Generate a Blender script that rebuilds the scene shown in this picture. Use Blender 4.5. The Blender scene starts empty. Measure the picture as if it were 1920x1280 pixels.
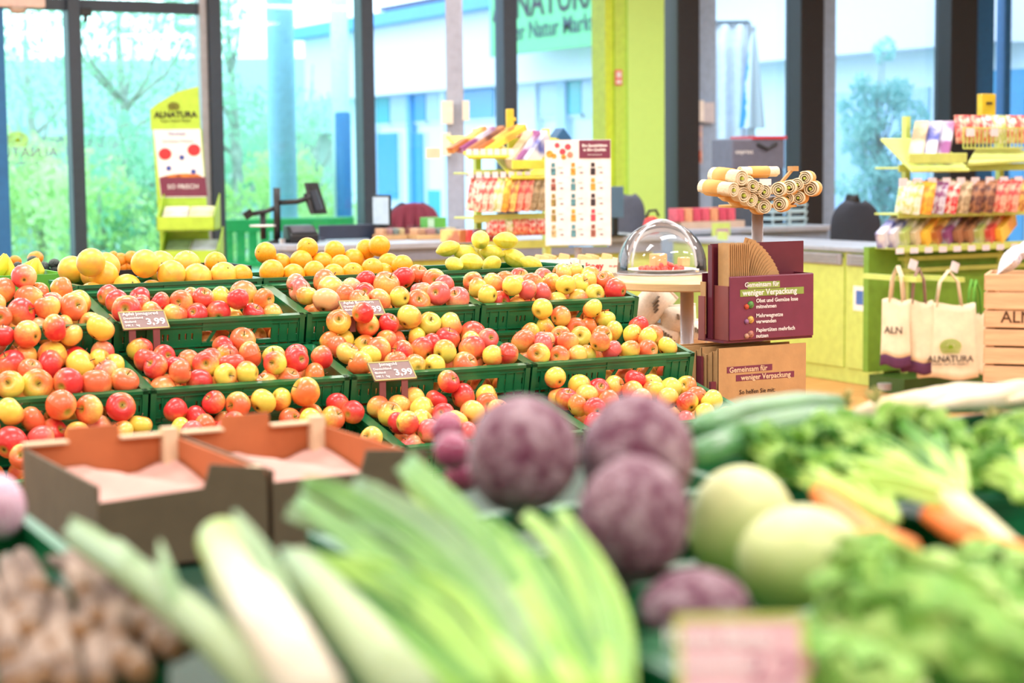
import bpy, math, random
from math import sin, cos, pi, radians, sqrt, exp
from mathutils import Vector, Matrix, Euler
random.seed(7)
SC = bpy.context.scene
COL = SC.collection

# ---------------------------------------------------------------- camera
F, PITCH, ROLL, YAW, CAMZ = 3508.0, radians(5.44), 0.01, radians(28.5), 1.45
RGT = Vector((cos(YAW), -sin(YAW), 0)); FWD = Vector((sin(YAW), cos(YAW), 0)); UPZ = Vector((0, 0, 1))
CAM0 = Vector((0, 0, CAMZ))
look = FWD*cos(PITCH) - UPZ*sin(PITCH)
up0 = UPZ*cos(PITCH) + FWD*sin(PITCH)
cright = RGT*cos(ROLL) - up0*sin(ROLL)
cup = up0*cos(ROLL) + RGT*sin(ROLL)
cam = bpy.data.cameras.new('camera'); camo = bpy.data.objects.new('camera', cam); COL.objects.link(camo)
mw = Matrix((cright, cup, -look)).transposed().to_4x4(); mw.translation = CAM0
camo.matrix_world = mw
cam.sensor_width = 36.0; cam.lens = F/1920*36; cam.clip_end = 300
cam.dof.use_dof = True; cam.dof.focus_distance = 6.1; cam.dof.aperture_fstop = 2.9; cam.dof.aperture_blades = 9
SC.camera = camo

# ---------------------------------------------------------------- world, lamps, exposure
SC.view_settings.view_transform = 'Standard'; SC.view_settings.look = 'None'
SC.view_settings.exposure = 0.16; SC.view_settings.gamma = 1.0; SC.view_settings.use_curve_mapping = False
w = bpy.data.worlds.new('sky'); SC.world = w; w.use_nodes = True
bg = w.node_tree.nodes['Background']; bg.inputs[0].default_value = (0.74, 0.88, 1.0, 1); bg.inputs[1].default_value = 3.7
def lamp(x, y, z, sx, sy, power, col=(1, 0.95, 0.88)):
    l = bpy.data.lights.new('ceiling_lamp_light', 'AREA'); l.shape = 'RECTANGLE'; l.size = sx; l.size_y = sy
    l.energy = power; l.color = col
    o = bpy.data.objects.new('ceiling_lamp_light', l); COL.objects.link(o); o.location = (x, y, z); return o
for lx in (-1.2, 1.6, 4.4, 7.2, 10.0):
    for ly in (-0.5, 2.6, 5.7, 8.8, 11.9):
        lamp(lx, ly, 3.62, 1.5, 0.5, 59, (.975, .985, 1.0))

# ---------------------------------------------------------------- pixel -> place
def ray(px, py):
    x, y = (px-960)/F, (py-640)/F
    X = cos(ROLL)*x - sin(ROLL)*y; Y = sin(ROLL)*x + cos(ROLL)*y
    fy = cos(PITCH) - Y*sin(PITCH); fz = -sin(PITCH) - Y*cos(PITCH)
    return RGT*X + FWD*fy + UPZ*fz
def at(px, py, D):                     # point on the pixel's ray at horizontal distance D ahead of the camera
    r = ray(px, py); return CAM0 + r*(D/r.dot(FWD))
def at_z(px, py, z): r = ray(px, py); return CAM0 + r*((z-CAMZ)/r.z)
def at_t(px, py, t): r = ray(px, py); return CAM0 + r*(t/r.y)
def at_s(px, py, s): r = ray(px, py); return CAM0 + r*(s/r.x)

# ---------------------------------------------------------------- mesh helpers
class MB:
    def __init__(s): s.v = []; s.f = []
    def add(s, vs, fs):
        n = len(s.v); s.v += [tuple(p) for p in vs]; s.f += [tuple(i+n for i in q) for q in fs]; return s
    def box(s, c, d, R=None):
        x, y, z = d[0]/2, d[1]/2, d[2]/2
        vs = [Vector((a*x, b*y, e*z)) for e in (-1, 1) for b in (-1, 1) for a in (-1, 1)]
        if R is not None: vs = [R @ p for p in vs]
        c = Vector(c)
        return s.add([p+c for p in vs], [(0,2,3,1),(4,5,7,6),(0,1,5,4),(2,6,7,3),(0,4,6,2),(1,3,7,5)])
    def span(s, a, b):                 # box from corner a to corner b
        return s.box([(a[i]+b[i])/2 for i in range(3)], [abs(b[i]-a[i]) for i in range(3)])
    def bar(s, a, b, w, h=None, upv=None):      # square bar between two points
        a, b = Vector(a), Vector(b); h = h or w; d = (b-a); L = d.length
        z = d.normalized(); u = Vector(upv) if upv else (Vector((0,0,1)) if abs(z.z) < .9 else Vector((0,1,0)))
        x = u.cross(z).normalized(); y = z.cross(x)
        R = Matrix((x, y, z)).transposed()
        return s.box((a+b)/2, (w, h, L), R)
    def tube(s, pts, rad, n=10, caps=True, squash=1.0):
        pts = [Vector(p) for p in pts]; m = len(pts)
        if not hasattr(rad, '__len__'): rad = [rad]*m
        ref = None; vs = []; fs = []
        for i, p in enumerate(pts):
            d = (pts[min(i+1, m-1)] - pts[max(i-1, 0)]).normalized()
            if ref is None: ref = Vector((0,0,1)) if abs(d.z) < .9 else Vector((1,0,0))
            x = (ref - d*ref.dot(d)).normalized(); y = d.cross(x); ref = x
            for k in range(n):
                a = 2*pi*k/n; vs.append(p + (x*cos(a)*squash + y*sin(a))*rad[i])
        for i in range(m-1):
            for k in range(n):
                k2 = (k+1) % n; fs.append((i*n+k, i*n+k2, (i+1)*n+k2, (i+1)*n+k))
        if caps: fs.append(tuple(range(n-1, -1, -1))); fs.append(tuple(range((m-1)*n, m*n)))
        return s.add(vs, fs)
    def lathe(s, prof, n=24, c=(0,0,0)):         # profile of (r, z)
        c = Vector(c); vs = []; fs = []; m = len(prof)
        for r, z in prof:
            for k in range(n): vs.append(c + Vector((r*cos(2*pi*k/n), r*sin(2*pi*k/n), z)))
        for i in range(m-1):
            for k in range(n):
                k2 = (k+1) % n; fs.append((i*n+k, i*n+k2, (i+1)*n+k2, (i+1)*n+k))
        if prof[0][0] > 1e-6: fs.append(tuple(range(n-1, -1, -1)))
        if prof[-1][0] > 1e-6: fs.append(tuple(range((m-1)*n, m*n)))
        return s.add(vs, fs)
    def prism(s, poly, d):                        # polygon (3-D points) extruded by vector d
        poly = [Vector(p) for p in poly]; d = Vector(d); n = len(poly)
        fs = [tuple(range(n-1, -1, -1)), tuple(range(n, 2*n))] + [(i, (i+1) % n, n+(i+1) % n, n+i) for i in range(n)]
        return s.add(poly + [p+d for p in poly], fs)
    def grid(s, fn, nu, nv):
        vs = [fn(i/nu, j/nv) for j in range(nv+1) for i in range(nu+1)]
        return s.add(vs, [(j*(nu+1)+i, j*(nu+1)+i+1, (j+1)*(nu+1)+i+1, (j+1)*(nu+1)+i) for j in range(nv) for i in range(nu)])
    def mesh(s, name, mat, smooth=False):
        me = bpy.data.meshes.new(name); me.from_pydata(s.v, [], s.f); me.update()
        if mat: me.materials.append(mat)
        if smooth:
            me.polygons.foreach_set('use_smooth', [True]*len(me.polygons))
        return me
def link(name, data, parent=None, loc=None):
    o = bpy.data.objects.new(name, data); COL.objects.link(o)
    if parent is not None: o.parent = parent
    if loc is not None: o.location = loc
    return o
def tag(o, label, cat=None, group=None, kind=None):
    o['label'] = label
    if cat: o['category'] = cat
    if group: o['group'] = group
    if kind: o['kind'] = kind
    return o
def obj(name, mb, mat, parent=None, smooth=False, bevel=0, loc=None, solid=0):
    me = mb if isinstance(mb, bpy.types.Mesh) else mb.mesh(name, mat, smooth)
    o = link(name, me, parent, loc)
    if solid:
        m = o.modifiers.new('solid', 'SOLIDIFY'); m.thickness = solid; m.offset = 0
    if bevel:
        m = o.modifiers.new('bevel', 'BEVEL'); m.width = bevel; m.segments = 2; m.limit_method = 'ANGLE'
    return o
def thing(name, label, cat, loc=(0,0,0), rz=0, group=None, rot=None):
    o = bpy.data.objects.new(name, None); COL.objects.link(o); o.empty_display_size = .05
    o.location = loc; o.rotation_euler = rot if rot else (0, 0, rz)
    return tag(o, label, cat, group)
def struct(name, label, mb, mat, bevel=0, smooth=False):
    return tag(obj(name, mb, mat, None, smooth, bevel), label, kind='structure')
def clone(o, parent=None):
    c = o.copy(); COL.objects.link(c); c.parent = parent
    for ch in o.children: clone(ch, c)
    return c
def text(body, size, mat, parent, M, name='lettering', align='CENTER', mirror=False, bold=0.0, depth=.0004):
    cu = bpy.data.curves.new('t', 'FONT'); cu.body = body; cu.size = size; cu.align_x = align; cu.align_y = 'CENTER'
    cu.extrude = depth; cu.offset = bold; cu.resolution_u = 2
    t = bpy.data.objects.new('t', cu); COL.objects.link(t)
    dg = bpy.context.evaluated_depsgraph_get(); me = bpy.data.meshes.new_from_object(t.evaluated_get(dg))
    bpy.data.objects.remove(t); bpy.data.curves.remove(cu)
    if mirror: me.transform(Matrix.Scale(-1, 4, (1,0,0)))
    me.transform(M); me.materials.clear(); me.materials.append(mat); me.name = name
    return link(name, me, parent)
ORD = 'first second third fourth fifth sixth seventh eighth ninth tenth eleventh twelfth thirteenth fourteenth fifteenth sixteenth seventeenth eighteenth nineteenth twentieth'.split() + ['twenty-'+x for x in 'first second third fourth fifth sixth seventh eighth ninth'.split()]
# text frames: plane facing -y (XZ) shifted
def fxz(x, y, z, tilt=0): return Matrix.Translation((x, y, z)) @ Matrix.Rotation(pi/2+tilt, 4, 'X')

# ---------------------------------------------------------------- materials
_m = {}
def lin(c): return tuple(((u/12.92) if u <= .04045 else ((u+.055)/1.055)**2.4) for u in c)
def M(name, col, rough=.5, metal=0, var=.06, vscale=18, bump=0, bscale=40, spec=.5, sub=0, trans=0, coat=0, stretch=None, emit=0, alpha=1, srgb=True):
    if name in _m: return _m[name]
    m = bpy.data.materials.new(name); m.use_nodes = True; nt = m.node_tree; b = nt.nodes['Principled BSDF']
    c = lin(col) if srgb else col
    tc = nt.nodes.new('ShaderNodeTexCoord'); mp = nt.nodes.new('ShaderNodeMapping'); nt.links.new(tc.outputs['Object'], mp.inputs[0])
    if stretch: mp.inputs['Scale'].default_value = stretch
    n = nt.nodes.new('ShaderNodeTexNoise'); n.inputs['Scale'].default_value = vscale; n.inputs['Detail'].default_value = 3
    nt.links.new(mp.outputs[0], n.inputs['Vector'])
    r = nt.nodes.new('ShaderNodeValToRGB'); nt.links.new(n.outputs['Fac'], r.inputs[0])
    r.color_ramp.elements[0].position = .3; r.color_ramp.elements[1].position = .7
    r.color_ramp.elements[0].color = (*[max(0, u*(1-var*1.6)) for u in c], 1)
    r.color_ramp.elements[1].color = (*[min(1, u*(1+var)) for u in c], 1)
    nt.links.new(r.outputs[0], b.inputs['Base Color'])
    b.inputs['Roughness'].default_value = rough; b.inputs['Metallic'].default_value = metal
    b.inputs['Specular IOR Level'].default_value = spec
    if sub: b.inputs['Subsurface Weight'].default_value = sub; b.inputs['Subsurface Radius'].default_value = (.01, .006, .003)
    if trans: b.inputs['Transmission Weight'].default_value = trans
    if coat: b.inputs['Coat Weight'].default_value = coat; b.inputs['Coat Roughness'].default_value = .15
    if emit: b.inputs['Emission Strength'].default_value = emit; b.inputs['Emission Color'].default_value = (*c, 1)
    if alpha < 1: b.inputs['Alpha'].default_value = alpha
    if bump:
        n2 = nt.nodes.new('ShaderNodeTexNoise'); n2.inputs['Scale'].default_value = bscale; nt.links.new(mp.outputs[0], n2.inputs['Vector'])
        bp = nt.nodes.new('ShaderNodeBump'); bp.inputs['Strength'].default_value = bump; bp.inputs['Distance'].default_value = .01
        nt.links.new(n2.outputs['Fac'], bp.inputs['Height']); nt.links.new(bp.outputs[0], b.inputs['Normal'])
    _m[name] = m; return m
def M2(name, ca, cb, rough=.4, scale=4, lo=.4, hi=.6, axis=None, stretch=None, bump=0, bscale=20, sub=0, coat=0, amount=1.0):
    """two colours mixed by noise, or along an object axis (axis=(vector, scale, offset)) plus noise"""
    if name in _m: return _m[name]
    m = bpy.data.materials.new(name); m.use_nodes = True; nt = m.node_tree; b = nt.nodes['Principled BSDF']; N = nt.nodes.new; L = nt.links.new
    tc = N('ShaderNodeTexCoord'); mp = N('ShaderNodeMapping'); L(tc.outputs['Object'], mp.inputs[0])
    if stretch: mp.inputs['Scale'].default_value = stretch
    n = N('ShaderNodeTexNoise'); n.inputs['Scale'].default_value = scale; n.inputs['Detail'].default_value = 4; L(mp.outputs[0], n.inputs['Vector'])
    fac = n.outputs['Fac']
    if axis:
        d = N('ShaderNodeVectorMath'); d.operation = 'DOT_PRODUCT'; d.inputs[1].default_value = axis[0]; L(tc.outputs['Object'], d.inputs[0])
        ma = N('ShaderNodeMath'); ma.operation = 'MULTIPLY_ADD'; ma.inputs[1].default_value = axis[1]; ma.inputs[2].default_value = axis[2]; L(d.outputs['Value'], ma.inputs[0])
        mb_ = N('ShaderNodeMath'); mb_.operation = 'MULTIPLY_ADD'; mb_.inputs[1].default_value = amount; L(fac, mb_.inputs[0]); L(ma.outputs[0], mb_.inputs[2]); fac = mb_.outputs[0]
    r = N('ShaderNodeValToRGB'); L(fac, r.inputs[0]); e = r.color_ramp.elements
    e[0].position = lo; e[1].position = hi; e[0].color = (*lin(ca), 1); e[1].color = (*lin(cb), 1)
    L(r.outputs[0], b.inputs['Base Color']); b.inputs['Roughness'].default_value = rough
    if sub: b.inputs['Subsurface Weight'].default_value = sub; b.inputs['Subsurface Radius'].default_value = (.01, .008, .004)
    if coat: b.inputs['Coat Weight'].default_value = coat; b.inputs['Coat Roughness'].default_value = .2
    if bump:
        n2 = N('ShaderNodeTexNoise'); n2.inputs['Scale'].default_value = bscale; L(mp.outputs[0], n2.inputs['Vector'])
        bp = N('ShaderNodeBump'); bp.inputs['Strength'].default_value = bump; bp.inputs['Distance'].default_value = .01
        L(n2.outputs['Fac'], bp.inputs['Height']); L(bp.outputs[0], b.inputs['Normal'])
    _m[name] = m; return m
def glass_mat(name, tint, gloss=.08, rough=.02):
    if name in _m: return _m[name]
    m = bpy.data.materials.new(name); m.use_nodes = True; nt = m.node_tree; N = nt.nodes.new; L = nt.links.new
    nt.nodes.remove(nt.nodes['Principled BSDF']); out = nt.nodes['Material Output']
    t = N('ShaderNodeBsdfTransparent'); t.inputs[0].default_value = (*tint, 1)
    g = N('ShaderNodeBsdfGlossy'); g.inputs['Roughness'].default_value = rough
    fr = N('ShaderNodeFresnel'); fr.inputs[0].default_value = 1.3
    ma = N('ShaderNodeMath'); ma.operation = 'MULTIPLY_ADD'; ma.inputs[1].default_value = 1.0; ma.inputs[2].default_value = gloss*.3; L(fr.outputs[0], ma.inputs[0])
    mx = N('ShaderNodeMixShader'); L(ma.outputs[0], mx.inputs[0]); L(t.outputs[0], mx.inputs[1]); L(g.outputs[0], mx.inputs[2]); L(mx.outputs[0], out.inputs[0])
    _m[name] = m; return m
LIME = M('lime_paint', (.78,.85,.45), .4); LIME2 = M('lime_bright', (.69,.83,.26), .45)
DARK = M('anthracite_frame', (.20,.25,.31), .45); BLK = M('black_plastic', (.07,.07,.08), .4); GREYM = M('grey_metal', (.66,.66,.68), .35, .3)
CHROME = M('chrome', (.85,.85,.87), .15, 1); WHITE = M('white_plastic', (.93,.93,.92), .45); PAPER = M('white_paper', (.95,.94,.92), .7)
KRAFT = M('kraft_paper', (.76,.60,.40), .75, bump=.1, bscale=60); MAROON = M('maroon_board', (.40,.13,.20), .45); MAROON2 = M('maroon_sign', (.47,.20,.30), .35)
WOOD = M('pale_wood', (.85,.68,.47), .55, var=.12, vscale=6, stretch=(1,8,8)); CGREEN = M('crate_green', (.05,.42,.25), .32, var=.12, vscale=9, spec=.6)
CREAM = M('cream_cotton', (.93,.87,.74), .85, bump=.3, bscale=120); GREYC = M('counter_grey', (.62,.65,.70), .4); TXTD = M('dark_print', (.16,.10,.10), .7)
TXTW = M('white_print', (.97,.96,.95), .6); CARD = M('cardboard', (.80,.62,.42), .8); INKG = M('green_print', (.52,.66,.12), .6)
# ---------------------------------------------------------------- room shell
TW = 15.0
FLOORM = M2('plank_floor', (.72,.47,.27), (.86,.62,.38), .38, 3, .3, .7, stretch=(1,9,1))
struct('floor', 'orange-brown wooden floor of the shop', MB().span((-4,-3.5,-.1), (16.2,TW+.15,0)), FLOORM)
CEILM = M('ceiling_white', (.93,.93,.92), .8)
struct('ceiling', 'white shop ceiling', MB().span((-4,-3.5,3.9), (16.2,TW+.15,4.0)), CEILM)
WALLM = M('wall_white', (.92,.91,.88), .8)
struct('wall_back', 'white wall behind the vegetable display', MB().span((-4,-3.6,0), (16.2,-3.5,3.9)), WALLM)
struct('wall_left', 'white side wall of the shop', MB().span((-4.1,-3.5,0), (-4,TW,3.9)), WALLM)
struct('wall_right', 'white side wall beside the tills', MB().span((16.2,-3.5,0), (16.3,TW,3.9)), WALLM)
def sx(px, t=TW): return at_t(px, 250, t).x
LBLUE = M('blue_grey_post', (.62,.72,.84), .5); BLUEP = M('blue_post', (.13,.42,.66), .45); BLACKC = M('black_column', (.13,.14,.16), .5)
k = 0
for a, b, m, dt, lab in ((128,152,DARK,.10,'dark door mullion beside the mirrored logo'), (374,388,GREYM,.08,'grey door jamb behind the green display stand'),
        (388,411,DARK,.12,'dark mullion behind the green display stand'), (671,694,DARK,.12,'dark mullion left of the chair with the maroon jacket'),
        (935,960,DARK,.12,'dark mullion in front of the green outdoor sign'), (1249,1290,BLACKC,.2,'dark column right of the green pillar'),
        (1291,1332,LBLUE,.1,'pale blue post with leaflets beside the dark column'), (1478,1521,BLACKC,.2,'black column left of the pine tree'),
        (1522,1555,LBLUE,.1,'pale blue post left of the pine tree'), (1757,1806,BLACKC,.2,'black column right of the pine tree'),
        (1810,1850,BLUEP,.1,'blue post behind the right snack rack'), (1872,1884,BLUEP,.08,'thin blue post at the right edge'), (-20,10,BLUEP,.08,'blue strip at the far left')):  # last entry is a narrow upright strip in the blue post colour
    k += 1
    struct('trim_%d' % k, lab, MB().span((sx(a),TW-dt,0), (sx(b),TW+.06,3.9)), m, bevel=.008)
GL1 = glass_mat('door_glass', (.80,.97,.94)); GL2 = glass_mat('window_glass', (.90,.96,1.0))
bays = [(-320,-20),(10,128),(152,374),(411,671),(694,935),(960,1146),(1332,1478),(1555,1757),(1884,2250)]
for i, (a, b) in enumerate(bays):
    x0, x1 = sx(a), sx(b)
    wm = MB().span((x0,TW-.03,0), (x1,TW+.03,.12)).span((x0,TW-.03,3.55), (x1,TW+.03,3.9))
    if b <= 400: wm.span((x0,TW-.04,2.70), (x1,TW+.04,2.79))
    wo = struct('window_%d' % (i+1), '%s glass bay of the shop front from the left' % ORD[i], wm, DARK)
    zs = [(.12,2.70),(2.79,3.55)] if b <= 400 else [(.12,3.55)]
    for z0, z1 in zs:
        obj('pane', MB().span((x0,TW-.004,z0), (x1,TW+.004,z1)), GL1 if b <= 680 else GL2, wo)
# green pillar of three faces
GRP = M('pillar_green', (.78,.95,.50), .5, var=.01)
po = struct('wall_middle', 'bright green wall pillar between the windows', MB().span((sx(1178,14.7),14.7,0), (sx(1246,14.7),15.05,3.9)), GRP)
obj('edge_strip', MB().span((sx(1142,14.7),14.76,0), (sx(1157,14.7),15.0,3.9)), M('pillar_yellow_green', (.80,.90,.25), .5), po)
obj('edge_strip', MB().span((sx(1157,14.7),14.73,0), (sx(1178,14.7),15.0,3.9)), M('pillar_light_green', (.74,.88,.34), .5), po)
q = at_t(1163, 145, 14.69); fs = obj('fire_sign', MB().box((q.x,14.722,q.z), (.075,.012,.14)), M('sign_red', (.90,.45,.42), .5), po)
obj('symbol', MB().box((q.x,14.714,q.z+.025), (.045,.004,.05)).box((q.x,14.714,q.z-.04), (.05,.004,.03)), WHITE, fs)
# door lock plate at the top transom
q = at_t(162, 22, 14.9); tag(obj('door_closer', MB().box((q.x,14.93,q.z), (.09,.06,.06)).box((q.x,14.93,q.z-.05), (.03,.03,.06)), BLK, None, bevel=.006), 'small black closer at the top of the glass door', 'door closer')
q = at_t(36, 14, 14.85); so = thing('door_sensor', 'pale sensor bar above the far left door', 'sensor', (q.x, 14.9, q.z))
obj('housing', MB().box((-.1,0,.05), (.62,.1,.09)), M('sensor_pink', (.92,.82,.79), .5), so, bevel=.01); obj('lens', MB().lathe([(.0,-.05),(.05,-.04),(.08,0),(.03,.01)], 14), M('sensor_lens', (.8,.72,.66), .3), so, True)
# emblem maker: a sun over furrows (used on glass, bags, crates and the display stand)
def emblem(parent, c, r, mat, M4, name='emblem'):
    mb = MB()
    for j in range(17):                                  # rays
        a = pi*(j+.0)/16; mb.prism([(cos(a-.055)*r*.34, sin(a-.055)*r*.24, 0), (cos(a-.07)*r, sin(a-.07)*r*.72, 0), (cos(a+.07)*r, sin(a+.07)*r*.72, 0), (cos(a+.055)*r*.34, sin(a+.055)*r*.24, 0)], (0,0,.0008))
    mb.prism([(cos(2*pi*j/20)*r*.26, sin(2*pi*j/20)*r*.2, 0) for j in range(20)], (0,0,.0008))
    for j in range(4):                                   # furrows under the sun
        y0 = -r*(.10+.15*j); h = r*.09
        top = [(x*r*(1-.2*j*j/9), y0 - .10*r*(x*x)*0 + .07*r*(1-x*x), 0) for x in [-.95+.19*t for t in range(11)]]
        mb.prism(top + [(x, y-h, z) for x, y, z in reversed(top)], (0,0,.0008))
    mb.v = [tuple(M4 @ (Vector(p)+Vector(c))) for p in mb.v]
    return obj(name, mb, mat, parent)
# logo on the door glass, seen from behind
dl = thing('window_logo', 'green sun emblem with mirrored dark lettering on the left glass door', 'window sticker', (at_t(33,262,TW-.02).x, TW-.02, at_t(33,262,TW).z))
emblem(dl, (0,0,0), .088, M('logo_green', (.66,.84,.16), .6), fxz(0,0,0))
text('ALNATURA', .115, M('logo_violet', (.50,.42,.56), .6), dl, fxz(.02,0,-.105), mirror=True); text('Super Natur Markt', .038, M('logo_violet', (.42,.35,.48), .6), dl, fxz(.02,0,-.18), 'small_lettering', mirror=True)

# ---------------------------------------------------------------- outdoors
struct('ground', 'pale paving and grass outside the windows', MB().span((-60,TW+.16,-.25), (90,120,-.12)), M2('paving', (.62,.68,.60), (.74,.77,.76), .9, .6))
SB = 16.0
def ty(px): return at_s(px, 300, SB).y
BW = M('render_white', (.86,.89,.95), .8, var=.02); BBL = M('fascia_blue', (.38,.66,.90), .6); WFR = M('window_frame_white', (.84,.90,.95), .6)
PB = M('pane_blue', (.25,.60,.82), .15); PT = M('pane_teal', (.25,.68,.72), .15); PP = M('pane_pale', (.66,.78,.92), .2)
tE, tN = ty(615), 16.6
nb = thing('neighbouring_building', 'long white building with blue roof edge outside the middle windows', 'building', (SB, tE, -.12))
def nbp(name, a, b, m, par=None): return obj(name, MB().span((a[0]-SB, a[1]-tE, a[2]+.12), (b[0]-SB, b[1]-tE, b[2]+.12)), m, par or nb)
nbp('upper_wall', (SB-.5,tN,2.81), (SB+5,tE,4.13), BW); nbp('lower_wall', (SB,tN,-.12), (SB+5,tE-.3,2.81), M('render_pale', (.84,.90,.94), .8, var=.02))
nbp('roof_fascia', (SB-.8,tN,4.13), (SB+5.2,tE+.4,4.36), BBL); nbp('eave', (SB-.6,tN,4.42), (SB+4,ty(768),4.50), M('eave_dark', (.32,.38,.50), .6))
for a, b, z0, z1, pm in ((714,738,2.28,2.80,PT),(740,773,2.28,2.80,PP),(784,806,2.28,2.80,PB),(808,832,2.28,2.80,PP),(868,934,2.28,2.80,PB),(962,972,2.28,2.8,PB),(1020,1056,2.25,2.80,PP),(1074,1098,2.25,2.8,PT),(1100,1141,2.25,2.80,PP),
        (715,752,.75,2.08,PB),(783,800,-.0,2.05,PB),(809,838,.3,.95,PT),(1332,1345,.2,2.6,PT),(1480,1750,.15,2.35,PP),(1852,1930,.2,2.5,PB)):
    y0, y1 = ty(a), ty(b); f = nbp('window', (SB-.06,y1-.06,z0-.05), (SB+.01,y0+.06,z1+.01), WFR)
    nbp('pane', (SB-.09,y1,z0), (SB-.055,y0,z1), pm, f)
for a, b, m in ((775,783,BBL),(838,846,WFR),(1057,1073,M('pier_blue', (.70,.82,.94), .7)),(700,712,WFR),(974,1018,WFR)): nbp('pier', (SB-.14,ty(b),-.12), (SB,ty(a),2.81), m)
# outdoor sign board, hung in front of the building
SS = 14.7
y0, y1 = at_s(918,60,SS).y, at_s(1143,60,SS).y; zb = at_s(920,107,SS).z
sg = thing('shop_sign', 'green shop sign with dark lettering hanging outside behind the mullion', 'sign', (SS, y1, zb))
obj('board', MB().span((0,0,0), (.06,y0-y1,1.9)), M('sign_green', (.42,.78,.55), .5), sg, bevel=.01)
TS = lambda px, py: Matrix.Translation((-.012, at_s(px,py,SS).y-y1, at_s(px,py,SS).z-zb)) @ Matrix(((0,0,-1,0),(-1,0,0,0),(0,1,0,0),(0,0,0,1)))
sgt = M('sign_text', (.22,.32,.38), .6)
text('Super Natur Markt', .40, sgt, sg, TS(1020,54), bold=.004); text('ALNATURA', .66, M('sign_text_dark', (.17,.16,.24), .6), sg, TS(1020,2), bold=.01)
obj('bracket', MB().bar((.05,.4,1.85), (1.4,.4,1.85), .06).bar((.05,(y0-y1)-.4,1.85), (1.4,(y0-y1)-.4,1.85), .06), DARK, sg)
# blue posts outside
for a, b, zt, D, lab, m in ((505,556,3.9,18.6,'wide blue-grey post outside behind the card terminal',M('outdoor_post', (.58,.76,.90), .5)), (629,659,2.1,24,'dark blue outdoor post left of the grey mullion',BLUEP), (624,657,4.4,24.6,'pale upper post above the dark blue outdoor post',WFR)):
    p0, p1 = at(a,300,D), at(b,300,D); mb = MB().lathe([((p1-p0).length/2,-.12),((p1-p0).length/2,zt),((p1-p0).length/2*.8,zt+.02)], 20)
    o = obj('outdoor_post', mb, m, None, True, loc=((p0.x+p1.x)/2,(p0.y+p1.y)/2,0)); tag(o, lab, 'post')
# foliage
def leaves(mb, c, R, n, size, rnd, flat=.0):
    for _ in range(n):
        while True:
            p = Vector((rnd.uniform(-1,1), rnd.uniform(-1,1), rnd.uniform(-1,1)))
            if .2 < p.length < 1: break
        p = Vector(c) + Vector((p.x*R[0], p.y*R[1], p.z*R[2])); s = size*rnd.uniform(.6,1.3)
        a = Euler((rnd.uniform(0,6.3), rnd.uniform(0,6.3), rnd.uniform(0,6.3))).to_matrix()
        mb.add([p + a @ Vector(q) for q in ((-s,0,0),(0,-s*.55,s*.15),(s,0,0),(0,s*.55,s*.15))], [(0,1,2,3)])
def leafmat(name, a, b):
    if name in _m: return _m[name]
    m = M2(name, a, b, .7, 1.2, .35, .65); pr = m.node_tree.nodes['Principled BSDF']; pr.inputs['Specular IOR Level'].default_value = .2
    nt = m.node_tree; tr = nt.nodes.new('ShaderNodeBsdfTranslucent'); mx = nt.nodes.new('ShaderNodeMixShader'); mx.inputs[0].default_value = .45
    r = [x for x in nt.nodes if x.bl_idname == 'ShaderNodeValToRGB'][0]; nt.links.new(r.outputs[0], tr.inputs[0])
    nt.links.new(pr.outputs[0], mx.inputs[1]); nt.links.new(tr.outputs[0], mx.inputs[2]); nt.links.new(mx.outputs[0], nt.nodes['Material Output'].inputs[0]); return m
rT = random.Random(3)
BARK = M('birch_bark', (.72,.74,.72), .9, var=.3, vscale=9)
def tree(name, label, px, D, h, clumps, nl, size, lm, bark=BARK, tr=.09, cat='tree', group=None):
    b = at(px, 306, D); t = thing(name, label, cat, (b.x, b.y, -.12), group=group)
    mb = MB(); top = h*.93
    mb.tube([(0,0,0),(.05,0,h*.35),(-.04,.03,h*.7),(0,0,top)], [tr,tr*.8,tr*.5,tr*.15], 8)
    lv = MB()
    for (x, y, z, rx, rz) in clumps:
        zz = max(.3, z - rz*.9); mb.tube([(0,0,zz*.72),(x*.5,y*.5,zz*.86),(x,y,z)], [tr*.4,tr*.25,tr*.08], 6)
        leaves(lv, (x,y,z), (rx,rx,rz), int(nl*rx*rx*rz*2.2)+60, size, rT)
    obj('trunk', mb, bark, t, True); f = obj('foliage', lv, lm, t); f['kind'] = 'stuff'
    return t
LF1 = leafmat('birch_leaf', (.60,.80,.70), (.78,.92,.80)); LF2 = leafmat('bush_leaf', (.76,.88,.60), (.90,.96,.76)); LF3 = leafmat('hedge_leaf', (.58,.80,.70), (.74,.90,.80)); LFP = leafmat('pine_needle', (.58,.80,.80), (.76,.92,.90))
def clump(n, w, z0, z1, r): return [(rT.uniform(-w,w), rT.uniform(-w,w)*.7, rT.uniform(z0,z1), rT.uniform(r*.7,r*1.3), rT.uniform(r*.7,r*1.2)) for _ in range(n)]
tree('birch_tree', 'loose green birch behind the glass door left of the display stand', 235, 25, 4.6, clump(11,1.2,1.6,4.2,.55), 320, .055, LF1)
tree('birch_tree', 'loose green birch right of the green display stand', 440, 27, 5.0, clump(10,.75,1.8,4.6,.5), 320, .055, LF1)
tree('birch_tree', 'sparse birch behind the mirrored window logo', 60, 28, 4.6, clump(6,.8,1.7,4.0,.4), 220, .05, LF1)
tree('birch_tree', 'thin birch twigs right of the wide blue-grey post', 590, 30, 3.4, clump(5,.45,1.2,3.0,.3), 160, .045, LF1)
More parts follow.
